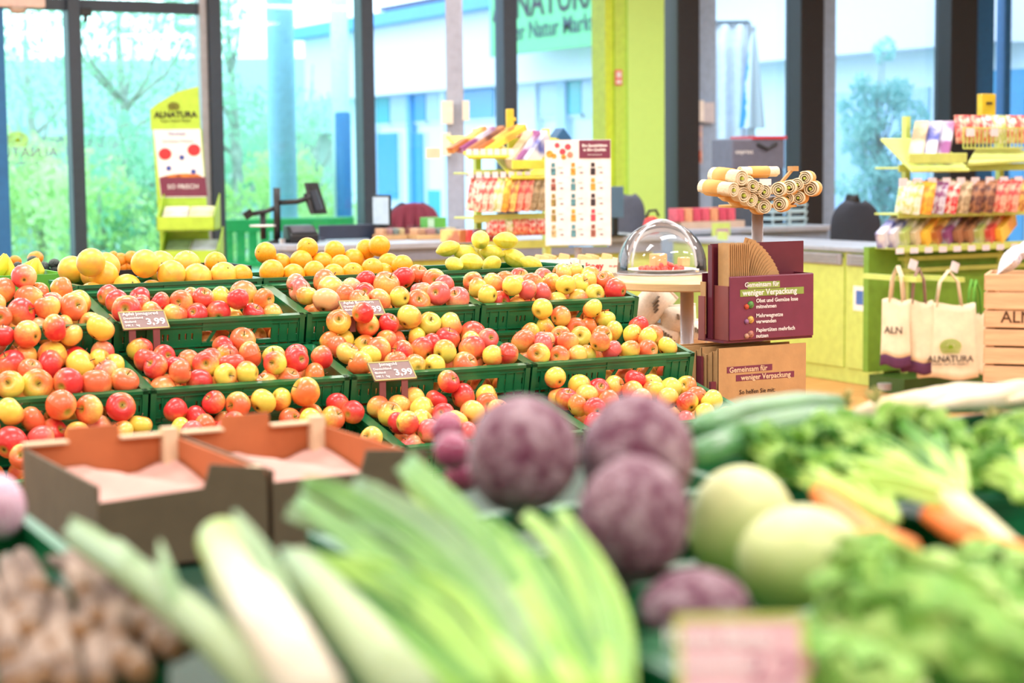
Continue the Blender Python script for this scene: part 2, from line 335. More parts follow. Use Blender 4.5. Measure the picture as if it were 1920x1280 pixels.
for px, D, w_, h, lm, lab in ((70,24,1.1,2.2,LF2,'yellow-green bush behind the mirrored window logo'),(190,23,.8,2.0,LF2,'yellow-green bush behind the middle of the glass door'),(290,23.5,1.0,2.4,LF3,'dark green bush behind the green display stand'),
        (445,24,1.1,2.0,LF2,'yellow-green bush right of the green display stand'),(600,30,1.4,1.5,LF2,'low yellow-green bush right of the wide blue-grey post'),(-60,24,1.2,2.4,LF3,'green bush at the far left'),(380,29,1.7,2.7,LF3,'tall green bush behind the display stand birch'),(140,30,1.7,2.5,LF3,'tall green bush behind the left birch')):
    tree('bush', lab, px, D, h*.8, [(rT.uniform(-w_,w_)*.7, rT.uniform(-.4,.4), rT.uniform(.35,h-.4), .5, .45) for _ in range(int(9*w_)+3)], 420, .06, lm, BARK, .05, 'bush')
# low house behind the trees
hp = at(270, 300, 44); hs = thing('low_house', 'low house with a grey pitched roof behind the birches', 'house', (hp.x,hp.y,-.12), -YAW)
obj('wall', MB().span((-5.5,0,0), (5.5,5,2.4)), M('house_wall', (.72,.78,.74), .9), hs); obj('roof', MB().prism([(-6,-.5,2.3),(-6,5.5,2.3),(-6,2.5,4.2)], (12,0,0)), M('house_roof', (.60,.68,.68), .9), hs)
# pine in front of the pale wall
pc = [(rT.uniform(-.5,.5)*(1-z/3.6)*1.5, rT.uniform(-.3,.3), z, .24, .17) for z in [1.0+.085*i for i in range(17)]] + [(-.28,0,2.45,.14,.12),(.05,0,2.85,.14,.16),(.30,0,2.4,.16,.14)]
tree('pine_tree', 'blue-green pine tree standing outside the right window', 1650, 22.3, 3.0, pc, 3000, .05, LFP, M('pine_bark', (.62,.70,.70), .9), .05)
# banner and folded parasol
b0 = at(1372, 306, 20.3); bn = thing('white_banner', 'white cloth banner hanging from a bar outside', 'banner', (b0.x,b0.y,-.12), -YAW)
zt = at(1372,42,20.3).z+.12
obj('bar', MB().bar((-.2,0,zt), (.18,0,zt), .03), DARK, bn); obj('pole', MB().tube([(.19,0,0),(.19,0,zt)], .018, 8), GREYM, bn)
obj('cloth', MB().grid(lambda u,v: (-.19+.36*u, .025*sin(u*14), zt-.02-1.95*v), 16, 6), M('banner_white', (.93,.95,.98), .8), bn, True, solid=.004)
b1 = at(1412, 306, 19.9); pz = lambda y: at(1412,y,19.9).z+.12
pa = thing('folded_parasol', 'closed blue and white parasol beside the white banner', 'parasol', (b1.x,b1.y,-.12))
obj('pole', MB().tube([(0,0,0),(0,0,pz(50))], .02, 8), GREYM, pa); obj('base', MB().lathe([(.22,0),(.22,.06),(.05,.08),(.03,.3)], 16), DARK, pa)
obj('canopy', MB().grid(lambda u,v: ((.012+.11*v**.8*(1+.25*cos(u*2*pi*5)))*cos(u*2*pi), (.012+.11*v**.8*(1+.25*cos(u*2*pi*5)))*sin(u*2*pi), pz(52)-v*(pz(52)-pz(240))), 40, 8), M2('parasol_cloth', (.20,.58,.88), (.88,.92,.95), .8, 3, .45, .5, axis=((0,1,0),-4,.0)), pa, True)
# slatted green bench outdoors
bl = at(405,300,17.3); g0 = at(412,412,17.3); BG = M('bench_green', (.20,.66,.36), .5)
bx1 = at_t(662,412,g0.y).x - g0.x
be = thing('garden_bench', 'green slatted bench outside behind the round till counter', 'bench', (g0.x,g0.y,-.12))
H1 = g0.z+.12; obj('top_rail', MB().span((0,-.03,H1-.12), (bx1,.03,H1)), BG, be, bevel=.01); obj('lower_rail', MB().span((0,-.03,H1-.45), (bx1,.03,H1-.39)), BG, be, bevel=.01)
for i in range(11): obj('slat', MB().span((.04+i*(bx1-.15)/10,-.015,H1-.4), (.12+i*(bx1-.15)/10,.015,H1-.11)), BG, be)
obj('seat', MB().span((0,-.45,H1-.52), (bx1,.02,H1-.47)), M('bench_pale', (.72,.86,.80), .5), be, bevel=.01)
for i in (0,1): obj('leg', MB().span((.05+i*(bx1-.2),-.42,0), (.12+i*(bx1-.2),-.02,H1-.5)), BG, be)
# ---------------------------------------------------------------- green display stand by the door (tilted trays with leaflets)
sp = at(350, 306, 14.3); zz = lambda py: at(350, py, 14.3).z
gs = thing('display_stand', 'tall lime green cardboard display stand with poster and two trays', 'display stand', (sp.x,sp.y,0), -YAW)
xw = lambda px: (px-350)/F*14.3
obj('header', MB().prism([(xw(284),.02,zz(242)),(xw(284),.02,zz(204)),(xw(300),.02,zz(192)),(xw(335),.02,zz(172)),(xw(374),.02,zz(162)),(xw(376),.02,zz(242))], (0,.03,0)), LIME2, gs)
obj('back_panel', MB().prism([(xw(287),.02,zz(242)),(xw(378),.02,zz(242)),(xw(398),.0,0),(xw(304),.0,0)], (0,.03,0)), LIME2, gs)
obj('side_panel', MB().prism([(xw(300),-.02,0),(xw(300),-.02,zz(400)),(xw(300),.02,zz(360)),(xw(300),.02,0)], (.015,0,0)), LIME2, gs)
po = obj('poster', MB().prism([(xw(289),.012,zz(242)),(xw(376),.012,zz(242)),(xw(384),.006,zz(370)),(xw(300),.006,zz(370))], (0,.006,0)), PAPER, gs)
def flat(pts, par, m, name='print', dy=.004, y0=.004): return obj(name, MB().prism([(xw(a), y0, zz(b)) for a, b in pts], (0,dy,0)), m, par)
flat([(298,332),(384,332),(387,368),(301,368)], po, MAROON2); flat([(300,332),(320,327),(345,325),(370,327),(381,333)], po, M('poster_fruit', (.95,.50,.20), .6, var=.4, vscale=20), y0=.0)
for cx_, cy_ in ((310,288),(364,281)):
    flat([(cx_+12*cos(a*pi/8), cy_+11*sin(a*pi/8)) for a in range(16)], po, M('poster_red', (.84,.20,.22), .6), 'badge')
for cx_, cy_ in ((341,295),(316,315),(362,322)): flat([(cx_+5*cos(a*pi/5), cy_+5*sin(a*pi/5)) for a in range(10)], po, M('poster_blue', (.25,.32,.62), .6), 'print')
text('ALNATURA', .062, TXTD, gs, fxz(xw(331),.014,zz(215)), bold=.002); text('Super Natur Markt', .030, TXTD, gs, fxz(xw(331),.014,zz(226)), 'small_lettering')
emblem(gs, (0,0,0), .045, M('emblem_olive', (.45,.42,.12), .6), fxz(xw(328),.014,zz(199)))
text('Gemeinsam Wachsen', .027, M('poster_mauve', (.5,.35,.42), .6), po, fxz(xw(335),.002,zz(264)), 'headline')
text('Neuheit', .04, M('poster_blue', (.25,.32,.62), .6), po, fxz(xw(333),.002,zz(250)), 'headline')
text('SO FRISCH', .05, TXTW, po, fxz(xw(342),.0,zz(350)), 'headline')
for j, (yb, yf, xl, xr) in enumerate(((368,430,305,411),(430,492,309,416))):
    z0, z1 = zz(yf), zz(yb)
    obj('tray', MB().prism([(xw(xl-8),.0,z0+.02),(xw(xr),-.30,z0-.0),(xw(xr),-.31,z0+.10),(xw(xl),-.31,z0+.10)], (0,.01,0))
        .span((xw(xl),-.31,z0), (xw(xr),-.295,z0+.105)).span((xw(xl),-.31,z0), (xw(xr),0,z0+.012))
        .prism([(xw(xl),-.31,z0),(xw(xl),-.31,z0+.105),(xw(xl),0,z1+.02),(xw(xl),0,z0)], (.008,0,0)).prism([(xw(xr),-.31,z0),(xw(xr),-.31,z0+.105),(xw(xr),0,z1+.02),(xw(xr),0,z0)], (-.008,0,0)), LIME2, gs)
for j, (yb, yf) in enumerate(((372,430),(436,492))):
    for i in range(2):
        a = sp + RGT*xw(333+i*48+j*4) + FWD*(-.155); z0 = zz(yf)
        lf = thing('leaflet_stack', 'pale leaflet pile on the %s of the %s tray of the green display stand' % (('left','right')[i], ('upper','lower')[j]), 'leaflets', (a.x,a.y,z0+.06), rot=(radians(28),0,-YAW), group='leaflets in the green stand')
        obj('paper', MB().box((0,0,.03), (.185,.28,.055)), PAPER, lf, bevel=.004)
        obj('cover', MB().box((0,0,.0595), (.18,.27,.004)), M('leaflet%d%d' % (j,i), ((.97,.93,.84),(.95,.93,.72),(.55,.66,.50),(.80,.84,.92))[j*2+i], .5, var=.25, vscale=8), lf)

# ---------------------------------------------------------------- long grey till counter parallel to the windows, round left end
CT = .93
c0 = at_z(470, 452, CT); cS = c0.x+.42
lc = thing('till_counter', 'long grey till counter with a rounded end behind the oranges', 'counter', (0,0,0))
yF = 11.75
def capsule(x0, x1, y0, y1, n=14):
    r = (y1-y0)/2; cy = (y0+y1)/2; return [(x1,y0),(x1,y1)] + [(x0 + r*cos(pi/2+pi*i/n), cy + r*sin(pi/2+pi*i/n)) for i in range(n+1)]
obj('worktop', MB().prism([(x,y,CT-.04) for x,y in capsule(cS,7.35,yF-.5,yF+.5)], (0,0,.04)), GREYC, lc, bevel=.006)
obj('edge_band', MB().prism([(x,y,CT-.12) for x,y in capsule(cS,7.35,yF-.47,yF+.47)], (0,0,.078)), M('edge_grey', (.50,.52,.58), .4), lc)
obj('cabinet', MB().prism([(x,y,0) for x,y in capsule(cS+.05,7.3,yF-.42,yF+.42)], (0,0,CT-.121)), M('cabinet_pale_lime', (.78,.84,.42), .5), lc)
# card terminal holder: pole, arm, screen
q = at(520, 455, 12.6); th = thing('terminal_holder', 'black pole with two arms and tilted till screen on the round counter', 'till screen', (q.x,q.y,CT), -YAW)
L = lambda px, py, dy=0: Vector(((px-520)/F*12.6, dy, at(520,py,12.6).z - CT))
obj('pole', MB().tube([L(520,459),L(521,352)], .024, 12), BLK, th, True); obj('foot', MB().lathe([(.06,0),(.06,.015),(.02,.03)], 16), BLK, th)
obj('arm', MB().tube([L(521,380),L(560,378,-.04),L(585,370,-.02)], .018, 8).tube([L(521,388),L(500,396),L(466,402,-.05)], .016, 8).tube([L(494,400),L(494,448)], .02, 10), BLK, th, True)
sc_ = obj('screen', MB().prism([L(573,343,-.02),L(589,343,.12),L(606,402,.12),L(585,402,-.06)], (.02,.01,0)), BLK, th); obj('screen_back', MB().bar(L(582,360,.02), L(594,396,.02), .09, .05), DARK, th)
obj('scanner', MB().bar(L(462,405,-.06), L(476,396,-.05), .06, .05), BLK, th); obj('dial', MB().lathe([(.0,-.02),(.025,-.02),(.025,.02),(0,.02)], 16, L(533,452,-.08)), CHROME, th)
obj('plate', MB().lathe([(.09,0),(.09,.01),(0,.012)], 20, L(494,424,0)), WHITE, th, True)
q = at_z(564, 455, CT); cb = thing('receipt_printer', 'black receipt printer beside the terminal pole', 'printer', (q.x,q.y,CT), -.1)
obj('body', MB().prism([(-.1,-.1,0),(-.1,-.1,.06),(-.1,0,.115),(-.1,.09,.12),(-.1,.1,0)], (.2,0,0)), BLK, cb, bevel=.012); obj('lid', MB().prism([(-.08,-.085,.072),(-.08,-.01,.112),(-.08,-.01,.117),(-.08,-.085,.077)], (.16,0,0)), M('printer_grey', (.35,.36,.40), .4), cb)
q = at_z(655, 449, CT); tag(obj('counter_barrier', MB().box((0,0,.055), (.46,.03,.10)).box((-.22,0,.01), (.04,.1,.02)).box((.22,0,.01), (.04,.1,.02)), M('barrier_navy', (.18,.22,.30), .4), None, bevel=.006, loc=(q.x,q.y,CT)), 'low dark barrier on the till counter left of the wooden trays', 'barrier')
def tray_box(px, py, wpx, label, D):
    q = at_z(px, py, CT); t = thing('counter_tray', label, 'tray', (q.x,q.y-.1,CT), 0); W2 = wpx/F*D
    obj('base', MB().span((-W2/2,-.09,0), (W2/2,.09,.034)), WOOD, t, bevel=.004)
    obj('screen', MB().span((-W2/2,-.095,.034), (W2/2,-.09,.085)), glass_mat('acrylic', (.9,.92,.95)), t); obj('screen', MB().span((-W2/2,.09,.034), (W2/2,.095,.10)), glass_mat('acrylic', (.9,.92,.95)), t)
    for i in range(4): obj('packet', MB().box((-W2/2+W2*(i+.5)/4,0,.056), (W2/5,.12,.042)), M('packet%d' % i, ((.86,.66,.50),(.80,.60,.58),(.55,.62,.60),(.9,.82,.6))[i], .5), t, bevel=.004)
tray_box(720, 448, 52, 'small wooden counter tray left of the chair with the maroon jacket', 12.4); tray_box(800, 447, 92, 'wide wooden counter tray under the green carton', 12.2)
q = at_z(815, 447, CT); gx = thing('green_carton', 'small green and white carton on the wooden counter tray', 'carton', (q.x,q.y+.02,CT+.075), .1)
obj('box', MB().box((0,0,.035), (.155,.1,.075)), M('carton_green', (.36,.68,.28), .5), gx, bevel=.003); obj('label_panel', MB().box((-.05,-.052,.035), (.05,.003,.06)), M('carton_mint', (.72,.88,.78), .5), gx)
# ---------------------------------------------------------------- chairs
def chair(px, py_top, D, wpx, mat, label, jacket=None):
    p = at(px, py_top, D); zt = p.z; t = thing('till_chair', label, 'chair', (p.x,p.y,0), -YAW+.25); W2 = wpx/F*D/2
    obj('backrest', MB().grid(lambda u,v: ((2*u-1)*W2*max(.10,(1-(max(0,v-.45)/.55)**3.4))**.45, .03+.05*(2*u-1)**2, zt-.46+.46*v), 14, 16), mat, t, True, solid=.05)
    obj('seat', MB().lathe([(.0,.0),(.22,.0),(.235,.03),(.22,.07),(0,.08)], 24, (0,-.22,zt-.62)), mat, t, True)
    obj('spine', MB().tube([(0,.05,zt-.3),(0,.07,zt-.55),(0,-.12,zt-.6)], .02, 8), BLK, t, True); obj('column', MB().tube([(0,-.22,.08),(0,-.22,zt-.6)], .028, 10), BLK, t, True)
    for i in range(5): obj('foot', MB().bar((0,-.22,.07), (.27*cos(i*1.2566),-.22+.27*sin(i*1.2566),.04), .045, .035), BLK, t)
    return t
NAVY = M('chair_navy', (.16,.18,.23), .75)
chair(1182, 366, 15.3, 62, M('chair_grey', (.34,.36,.42), .75), 'dark grey till chair right of the product poster')
chair(1611, 380, 13.8, 98, NAVY, 'large dark navy chair back behind the green till cabinet')
chair(1605, 366, 15, 30, BLK, 'small black chair top behind the large navy chair')
tc = chair(776, 384, 14.7, 104, NAVY, 'till chair hidden under a maroon jacket')
p = at(776, 380, 14.55); jk = tag(obj('jacket', MB().grid(lambda u,v: ((2*u-1)*(.145+.09*min(1,v*1.6)**.6)+.01*sin(u*30)*v, -.06+.10*(2*u-1)**2-.025*sin(u*34)*min(1,v*2), -.42*v - .05*(2*u-1)**2), 40, 14), M('jacket_maroon', (.50,.20,.28), .9, bump=.2, bscale=60), None, True, loc=(p.x,p.y,p.z), solid=.02), 'maroon jacket draped over a chair behind the counter', 'jacket')
jk.rotation_euler = (0,0,-YAW+.1)
q = at(716, 400, 13.1); mn = thing('till_monitor', 'thin till monitor seen edge-on left of the maroon jacket', 'monitor', (q.x,q.y,CT), -YAW-.6)
obj('panel', MB().box((0,0,.20), (.16,.02,.22)), BLK, mn, bevel=.006); obj('display', MB().box((0,-.0115,.20), (.14,.002,.19)), M('screen_pale', (.72,.80,.86), .2), mn); obj('stand', MB().box((0,.02,.05), (.05,.03,.1)).box((0,.02,.006), (.16,.14,.012)), BLK, mn)
q = at(1155, 385, 13.2); m2 = thing('till_monitor', 'small blue-grey till monitor behind the product poster', 'monitor', (q.x,q.y,CT), -YAW+.5)
obj('panel', MB().box((0,0,.24), (.12,.02,.22)), M('monitor_blue', (.30,.42,.52), .4), m2, bevel=.006); obj('stand', MB().box((0,.02,.07), (.04,.03,.14)).box((0,.02,.006), (.14,.12,.012)), BLK, m2)
q = at(1222, 405, 13.45); ex = thing('red_bag', 'small red bundle with black handle beside the grey chair', 'bag', (q.x,q.y,CT), -YAW)
obj('body', MB().lathe([(0,0),(.05,.01),(.065,.06),(.05,.11),(.02,.13),(0,.13)], 16), M('red_fabric', (.86,.22,.22), .6), ex, True); obj('handle', MB().tube([(-.04,0,.12),(-.02,0,.17),(.03,0,.175),(.05,0,.13)], .01, 6), BLK, ex, True)
# ---------------------------------------------------------------- grey inner pole with leaflet pockets
p0, p1 = at(838,250,13.9), at(870,250,13.9)
gp = thing('support_pole', 'light grey steel pole with cream leaflet pockets behind the left snack rack', 'pole', ((p0.x+p1.x)/2,(p0.y+p1.y)/2,0), -YAW); rp = (p1-p0).length/2
obj('shaft', MB().span((-rp,-rp,0), (rp,rp,3.9)), M('pole_grey', (.62,.64,.70), .5), gp, bevel=.02)
for a, b, y0, y1 in ((829,851,188,232),(868,881,188,226),(829,846,248,292)):
    z0, z1 = at(850,y1,13.7).z, at(850,y0,13.7).z; obj('leaflet_pocket', MB().span(((a-854)/F*13.9,-rp-.05,z0), ((b-854)/F*13.9,-rp-.02,z1)), M('pocket_cream', (.88,.84,.76), .6), gp, bevel=.003)
q = at(813, 287, 13.8); obj('small_sign', MB().box(((813-854)/F*13.9,-rp-.03,q.z), (.11,.008,.08)), M('tan_sign', (.86,.80,.66), .6), gp)
# leaflets on the pale blue post
lp = thing('leaflet_holder', 'narrow leaflet pockets hanging on the pale blue post', 'leaflet holder', (at_t(1310,250,14.85).x,14.85,at_t(1310,310,14.85).z))
for a, b, y0, y1, m in ((1291,1318,188,228,PAPER),(1318,1338,192,230,M('pocket_grey', (.80,.80,.84), .5)),(1292,1315,235,308,M2('leaflet_photo', (.92,.80,.72), (.70,.66,.74), .5, 14))):
    P0, P1 = at_t(a,y1,14.85), at_t(b,y0,14.85); o = lp.location; obj('pocket', MB().span((P0.x-o.x,-.02,P0.z-o.z), (P1.x-o.x,.0,P1.z-o.z)), m, lp, bevel=.002)
    if y1 > 300: obj('picture', MB().span((P0.x-o.x+.02,-.024,P0.z-o.z+.02), (P1.x-o.x-.02,-.02,P0.z-o.z+.13)), M('leaflet_red', (.86,.40,.30), .5, var=.3, vscale=20), lp)
# grey insulated box with red rim on the window ledge, crates and cartons on the far counter
fc = thing('far_counter', 'low grey-blue counter under the windows behind the bag stand', 'counter', (0,0,0))
cA, cB = at(1262,430,14.3), at(1560,430,14.3)
obj('worktop', MB().span((cA.x,cA.y-.25,.90), (cB.x+.3,cA.y+.35,.94)), GREYC, fc, bevel=.006); obj('cabinet', MB().span((cA.x+.02,cA.y-.2,0), (cB.x+.25,cA.y+.32,.90)), M('cabinet_bluegrey', (.55,.62,.72), .5), fc)
yc = cA.y
q = at_t(1405, 300, yc+.1); zb_ = at_t(1405, 318, yc+.1).z
ib = thing('insulated_box', 'dark grey insulated delivery box with red rim behind the bag rolls', 'box', (q.x,yc+.12,.94), -.1)
ww = 110/F*15.0
GB = M('box_grey', (.40,.41,.48), .6)
obj('shelf_stand', MB().span((-ww/2,-.15,0), (ww/2,.15,zb_-.94)), M('stand_dark', (.30,.33,.38), .6), ib)
obj('body', MB().span((-ww/2,-.17,zb_-.94), (ww/2,.17,zb_-.94+.24)), GB, ib, bevel=.015); obj('rim', MB().span((-ww/2+.18,-.18,zb_-.94+.235), (ww/2+.01,.18,zb_-.94+.26)), M('rim_red', (.78,.22,.28), .5), ib)
obj('strap', MB().tube([(-.02,-.18,zb_-.94+.2),(.06,-.2,zb_-.94+.16),(.15,-.18,zb_-.94+.2)], .014, 6), BLK, ib, True); text('express', .05, TXTW, ib, fxz(-.13,-.172,zb_-.94+.14))
for i in range(7):
    q = at_t(1268+i*16, 404, yc-.05); o = tag(obj('snack_carton', MB().box((0,0,.05), (.066,.12,.10)), M('carton_pink%d' % (i % 3), ((.86,.36,.44),(.90,.62,.46),(.82,.30,.40))[i % 3], .5, var=.2, vscale=25), None, bevel=.004, loc=(q.x,yc-.05,.995)), '%s pink snack carton from the left on the far counter' % ORD[i], 'carton', 'cartons on the far counter')
tag(obj('carton_tray', MB().span((at_t(1262,404,yc).x,yc-.13,.941), (at_t(1378,404,yc).x,yc+.03,.994)), M('tray_tan', (.80,.70,.62), .6), None), 'tan tray under the pink cartons on the far counter', 'tray')
q = at_t(1467, 425, yc-.1); wb = thing('basket_stack', 'stack of pale shopping baskets behind the bag stand pole', 'baskets', (q.x,yc-.06,.94))
for i in range(4): obj('basket', MB().span((-.15,-.12,.055*i), (.15,.12,.055*i+.02)).prism([(-.17,-.14,.055*i+.05),(.17,-.14,.055*i+.05),(.17,.14,.055*i+.05),(-.17,.14,.055*i+.05)], (0,0,.012)).bar((-.15,-.12,.055*i),(-.16,-.13,.055*i+.05),.012).bar((.15,-.12,.055*i),(.16,-.13,.055*i+.05),.012).bar((0,-.12,.055*i),(0,-.13,.055*i+.05),.02), M('basket_pale', (.72,.84,.88), .4), wb)
q = at_t(1372, 436, yc-.4); ls = tag(obj('price_card', MB().box((0,0,.05), (.165,.01,.10)), LIME, None, loc=(q.x,yc-.26,.885), bevel=.002), 'lime price card on the edge of the far counter', 'price card')
obj('print', MB().box((.01,-.006,.03), (.11,.003,.05)), M('card_mauve', (.74,.56,.66), .6), ls)

# ---------------------------------------------------------------- product poster
DP = 10.4; q = at(1084, 462, DP); ps = thing('product_poster', 'white product poster sheet with maroon heading standing on the counter', 'poster', (q.x,q.y,q.z), -YAW)
X = lambda px: (px-1084)/F*DP
Z = lambda py: at(1084,py,DP).z - q.z
obj('sheet', MB().span((X(1023),0,Z(460)), (X(1146),.012,Z(262))), PAPER, ps); obj('foot', MB().span((X(1030),-.06,0), (X(1140),.08,.012)), glass_mat('acrylic', (.9,.92,.95)), ps); obj('pole', MB().tube([(0,.02,-q.z+.02),(0,.02,0)], .02, 10), GREYM, ps); obj('base', MB().lathe([(.18,-q.z),(.18,-q.z+.015),(.03,-q.z+.03)], 20, (0,.02,0)), GREYM, ps)
hd = obj('heading', MB().span((X(1087),-.003,Z(297)), (X(1145),0,Z(263))), MAROON2, ps)
text('Bio-Spezialitäten', .021, TXTW, hd, fxz(X(1116),-.004,Z(273)), bold=.0006); text('in Bio-Qualität', .021, TXTW, hd, fxz(X(1116),-.004,Z(281)), bold=.0006); text('www.alnatura.de', .012, TXTW, hd, fxz(X(1116),-.004,Z(290)))
rp_ = random.Random(5)
cols = [(.86,.30,.36),(.92,.64,.24),(.62,.55,.30),(.90,.55,.45),(.35,.58,.62),(.22,.18,.20),(.60,.36,.30),(.78,.70,.50)]
PM = [M('poster_ink%d' % i, c, .6, var=.35, vscale=60) for i, c in enumerate(cols)]
for cx_, cy_, r, m in ((1032,288,7,1),(1046,272,5,0),(1056,284,6,0),(1066,275,6,0),(1070,290,6,3),(1058,294,5,1),(1040,292,5,1)): obj('fruit_print', MB().prism([(X(cx_+r*cos(a*.785)),-.002,Z(cy_+r*sin(a*.785))) for a in range(8)], (0,.002,0)), PM[m], ps)
for c in range(3):
    for r in range(5):
        x, y = 1039+c*37, 316+r*29
        kx = rp_.randrange(8)
        obj('product_print', MB().span((X(x-5),-.002,Z(y+12)), (X(x+4),0,Z(y-1))).span((X(x-4),-.002,Z(y-3)), (X(x+3),0,Z(y-11))), PM[(kx+c+r) % 8], ps)
        obj('caption', MB().span((X(x+8),-.002,Z(y-2)), (X(x+17),0,Z(y-3))), M('caption_grey', (.55,.52,.55), .7), ps); obj('price_print', MB().span((X(x+12),-.002,Z(y+9)), (X(x+18),0,Z(y+6))), M('caption_grey', (.55,.52,.55), .7), ps)
# ---------------------------------------------------------------- snack racks
POUCH = [((.95,.90,.82),(.88,.36,.34)),((.93,.93,.86),(.72,.80,.45)),((.96,.62,.25),(.98,.82,.30)),((.95,.82,.45),(.70,.42,.25)),((.93,.72,.62),(.86,.30,.30)),((.62,.55,.42),(.86,.80,.66)),((.82,.84,.90),(.56,.30,.52)),((.40,.26,.24),(.70,.50,.36)),((.88,.20,.25),(.96,.90,.85)),((.30,.34,.66),(.86,.86,.90))]
PMAT = [M2('pouch%d' % i, a, b, .35, 5.5, .42, .58) for i, (a, b) in enumerate(POUCH)]
pillow = MB()
def pil(s_): pillow.grid(lambda u,v: ((u-.5), s_*.16*(max(0,(1-(2*u-1)**2)*(1-(2*v-1)**2)))**.6, v-.5), 8, 8)
pil(-1); pil(1)
pillow.box((0,0,.5), (.98,.03,.06)).box((0,0,-.5), (.98,.03,.06))
def pouch(loc, w, h, d, i, rot, label, group):
    me = bpy.data.meshes.get('pouch_%d' % i)
    if not me: me = pillow.mesh('pouch_%d' % i, PMAT[i], True)
    o = link('snack_bag', me, None, loc); o.scale = (w, d, h); o.rotation_euler = rot; return tag(o, label, 'snack bag', group)
def carton(loc, dims, i, rot, label, group, name='snack_box'):
    o = obj(name, MB().box((0,0,0), dims), PMAT[i], None, bevel=.003, loc=loc); o.rotation_euler = rot
    return tag(o, label, 'snack box', group)
TAG = M('price_tag', (.92,.88,.90), .5)
# left rack
D1 = 10.75; lq = at(935, 450, D1)
def rackframe(label, loc, x0, x1, zs, posts, dep, top):
    r = thing('snack_rack', label, 'rack', loc)
    for i, z in enumerate(zs): obj('shelf', MB().span((x0,-dep/2,z-.012), (x1,dep/2,z)).span((x0,-dep/2-.008,z-.03), (x1,-dep/2,z+.015)), LIME, r, bevel=.003)
    for x in posts: obj('post', MB().span((x-.018,dep/2-.04,0), (x+.018,dep/2,top)), LIME, r)
    return r
def lz(py): return at(935,py,D1).z
def lxx(px): return at_t(px,350,lq.y).x - lq.x
lr = rackframe('lime snack rack with hanging bags left of the product poster', (lq.x,lq.y,0), lxx(868), lxx(1045), (lz(455),lz(405),lz(322)), (lxx(910),lxx(1040)), .24, lz(240))
obj('hook_bar', MB().span((lxx(845),-.2,lz(330)), (lxx(1040),-.18,lz(326))), GREYM, lr); obj('base', MB().span((lxx(850),-.2,0), (lxx(1045),.2,.12)), LIME, lr)
for i in range(8): obj('price_tag', MB().box((lxx(848+i*15),-.23,lz(327)), (.034,.004,.034)), TAG, lr)
for i in range(7): obj('price_tag', MB().box((lxx(845+i*13),-.23,lz(285)), (.034,.004,.034)), TAG, lr)
cl = ('pink and white','cream and red','pale green','orange','yellow','brown striped','dark striped')
for i in range(12):
    px = 866+i*13.6; kk = (0,0,1,2,3,4,4,5,5,5,3,7)[i]; P = Vector((lq.x+lxx(px), lq.y-.20+.006*(i % 2), lz(362)))
    pouch(P, .115, .185, .16 if i < 7 else .12, kk, (radians(-9),radians(9),radians(-44 if i > 2 else -28)), '%s hanging snack bag from the left on the left rack' % ORD[i], 'snack bags hanging on the left rack')
for i in range(9):
    px = 905+i*14; pouch((lq.x+lxx(px), lq.y-.11, lz(424)), .072, .10, .3, (8,8,1,4,4,8,8,8,8)[i], (0,0,radians(-15+7*(i % 4))), '%s red snack bag from the left on the left rack bottom' % ORD[i], 'red bags on the left rack')
for i in range(5):
    px = 852+i*13; carton((lq.x+lxx(px), lq.y+.02, lz(440)), (.05,.18,.07), (3,4,6,1,0)[i], (0,0,.2), '%s small carton from the left beside the left rack foot' % ORD[i], 'cartons at the foot of the left rack')
for i, (px, py, kk, wd, ln) in enumerate(((868,262,3,.05,.30),(884,262,6,.05,.30),(900,262,7,.05,.32),(917,263,3,.04,.34),(934,262,2,.07,.36))):
    carton((lq.x+lxx(px), lq.y-.06, lz(py)), (wd,ln,.035), kk, (radians(24),0,radians(-72)), ('%s slim bar box from the left in the left rack top tray' % ORD[i]), 'bar boxes on top of the left rack', 'bar_box')
obj('top_tray', MB().box((lxx(895),-.05,lz(276)), (.30,.30,.015), Matrix.Rotation(radians(24),3,'X')).box((lxx(970),-.12,lz(310)), (.34,.30,.015), Matrix.Rotation(radians(30),3,'X')).box((lxx(970),-.25,lz(309)), (.34,.015,.05)).box((lxx(1010),.06,lz(275)), (.34,.02,.10)), M('tray_yellow', (.84,.84,.28), .4), lr, bevel=.003)
for i, (px, kk) in enumerate(((958,5),(972,6),(986,9))):
    carton((lq.x+lxx(px), lq.y-.12, lz(286)), (.048,.30,.10), kk, (radians(33),0,radians(-58)), '%s printed box from the left in the left rack tilted tray' % ORD[i], 'boxes in the tilted tray of the left rack')
for i in range(4): pouch((lq.x+lxx(985+i*11), lq.y+.10, lz(252)), .06, .05, .5, 8, (0,0,.3*i), '%s small pink packet from the left on the left rack top' % ORD[i], 'pink packets on the left rack')
tag(obj('blue_pack', MB().prism([(-.06,0,0),(.06,0,0),(.0,.0,.07)], (0,.1,0)), M('pack_blue', (.10,.34,.52), .5), None, bevel=.004, loc=(lq.x+lxx(1066),lq.y+.05,lz(262))), 'pointed dark blue pack above the product poster', 'pack')
tag(obj('yellow_tag', MB().box((0,0,.05), (.045,.02,.115)).box((.03,.01,.05), (.02,.03,.02)), M('tag_yellow', (.86,.74,.20), .5), None, bevel=.004, loc=(lq.x+lxx(954),lq.y-.02,lz(240))), 'upright yellow topper card on the left rack', 'card')

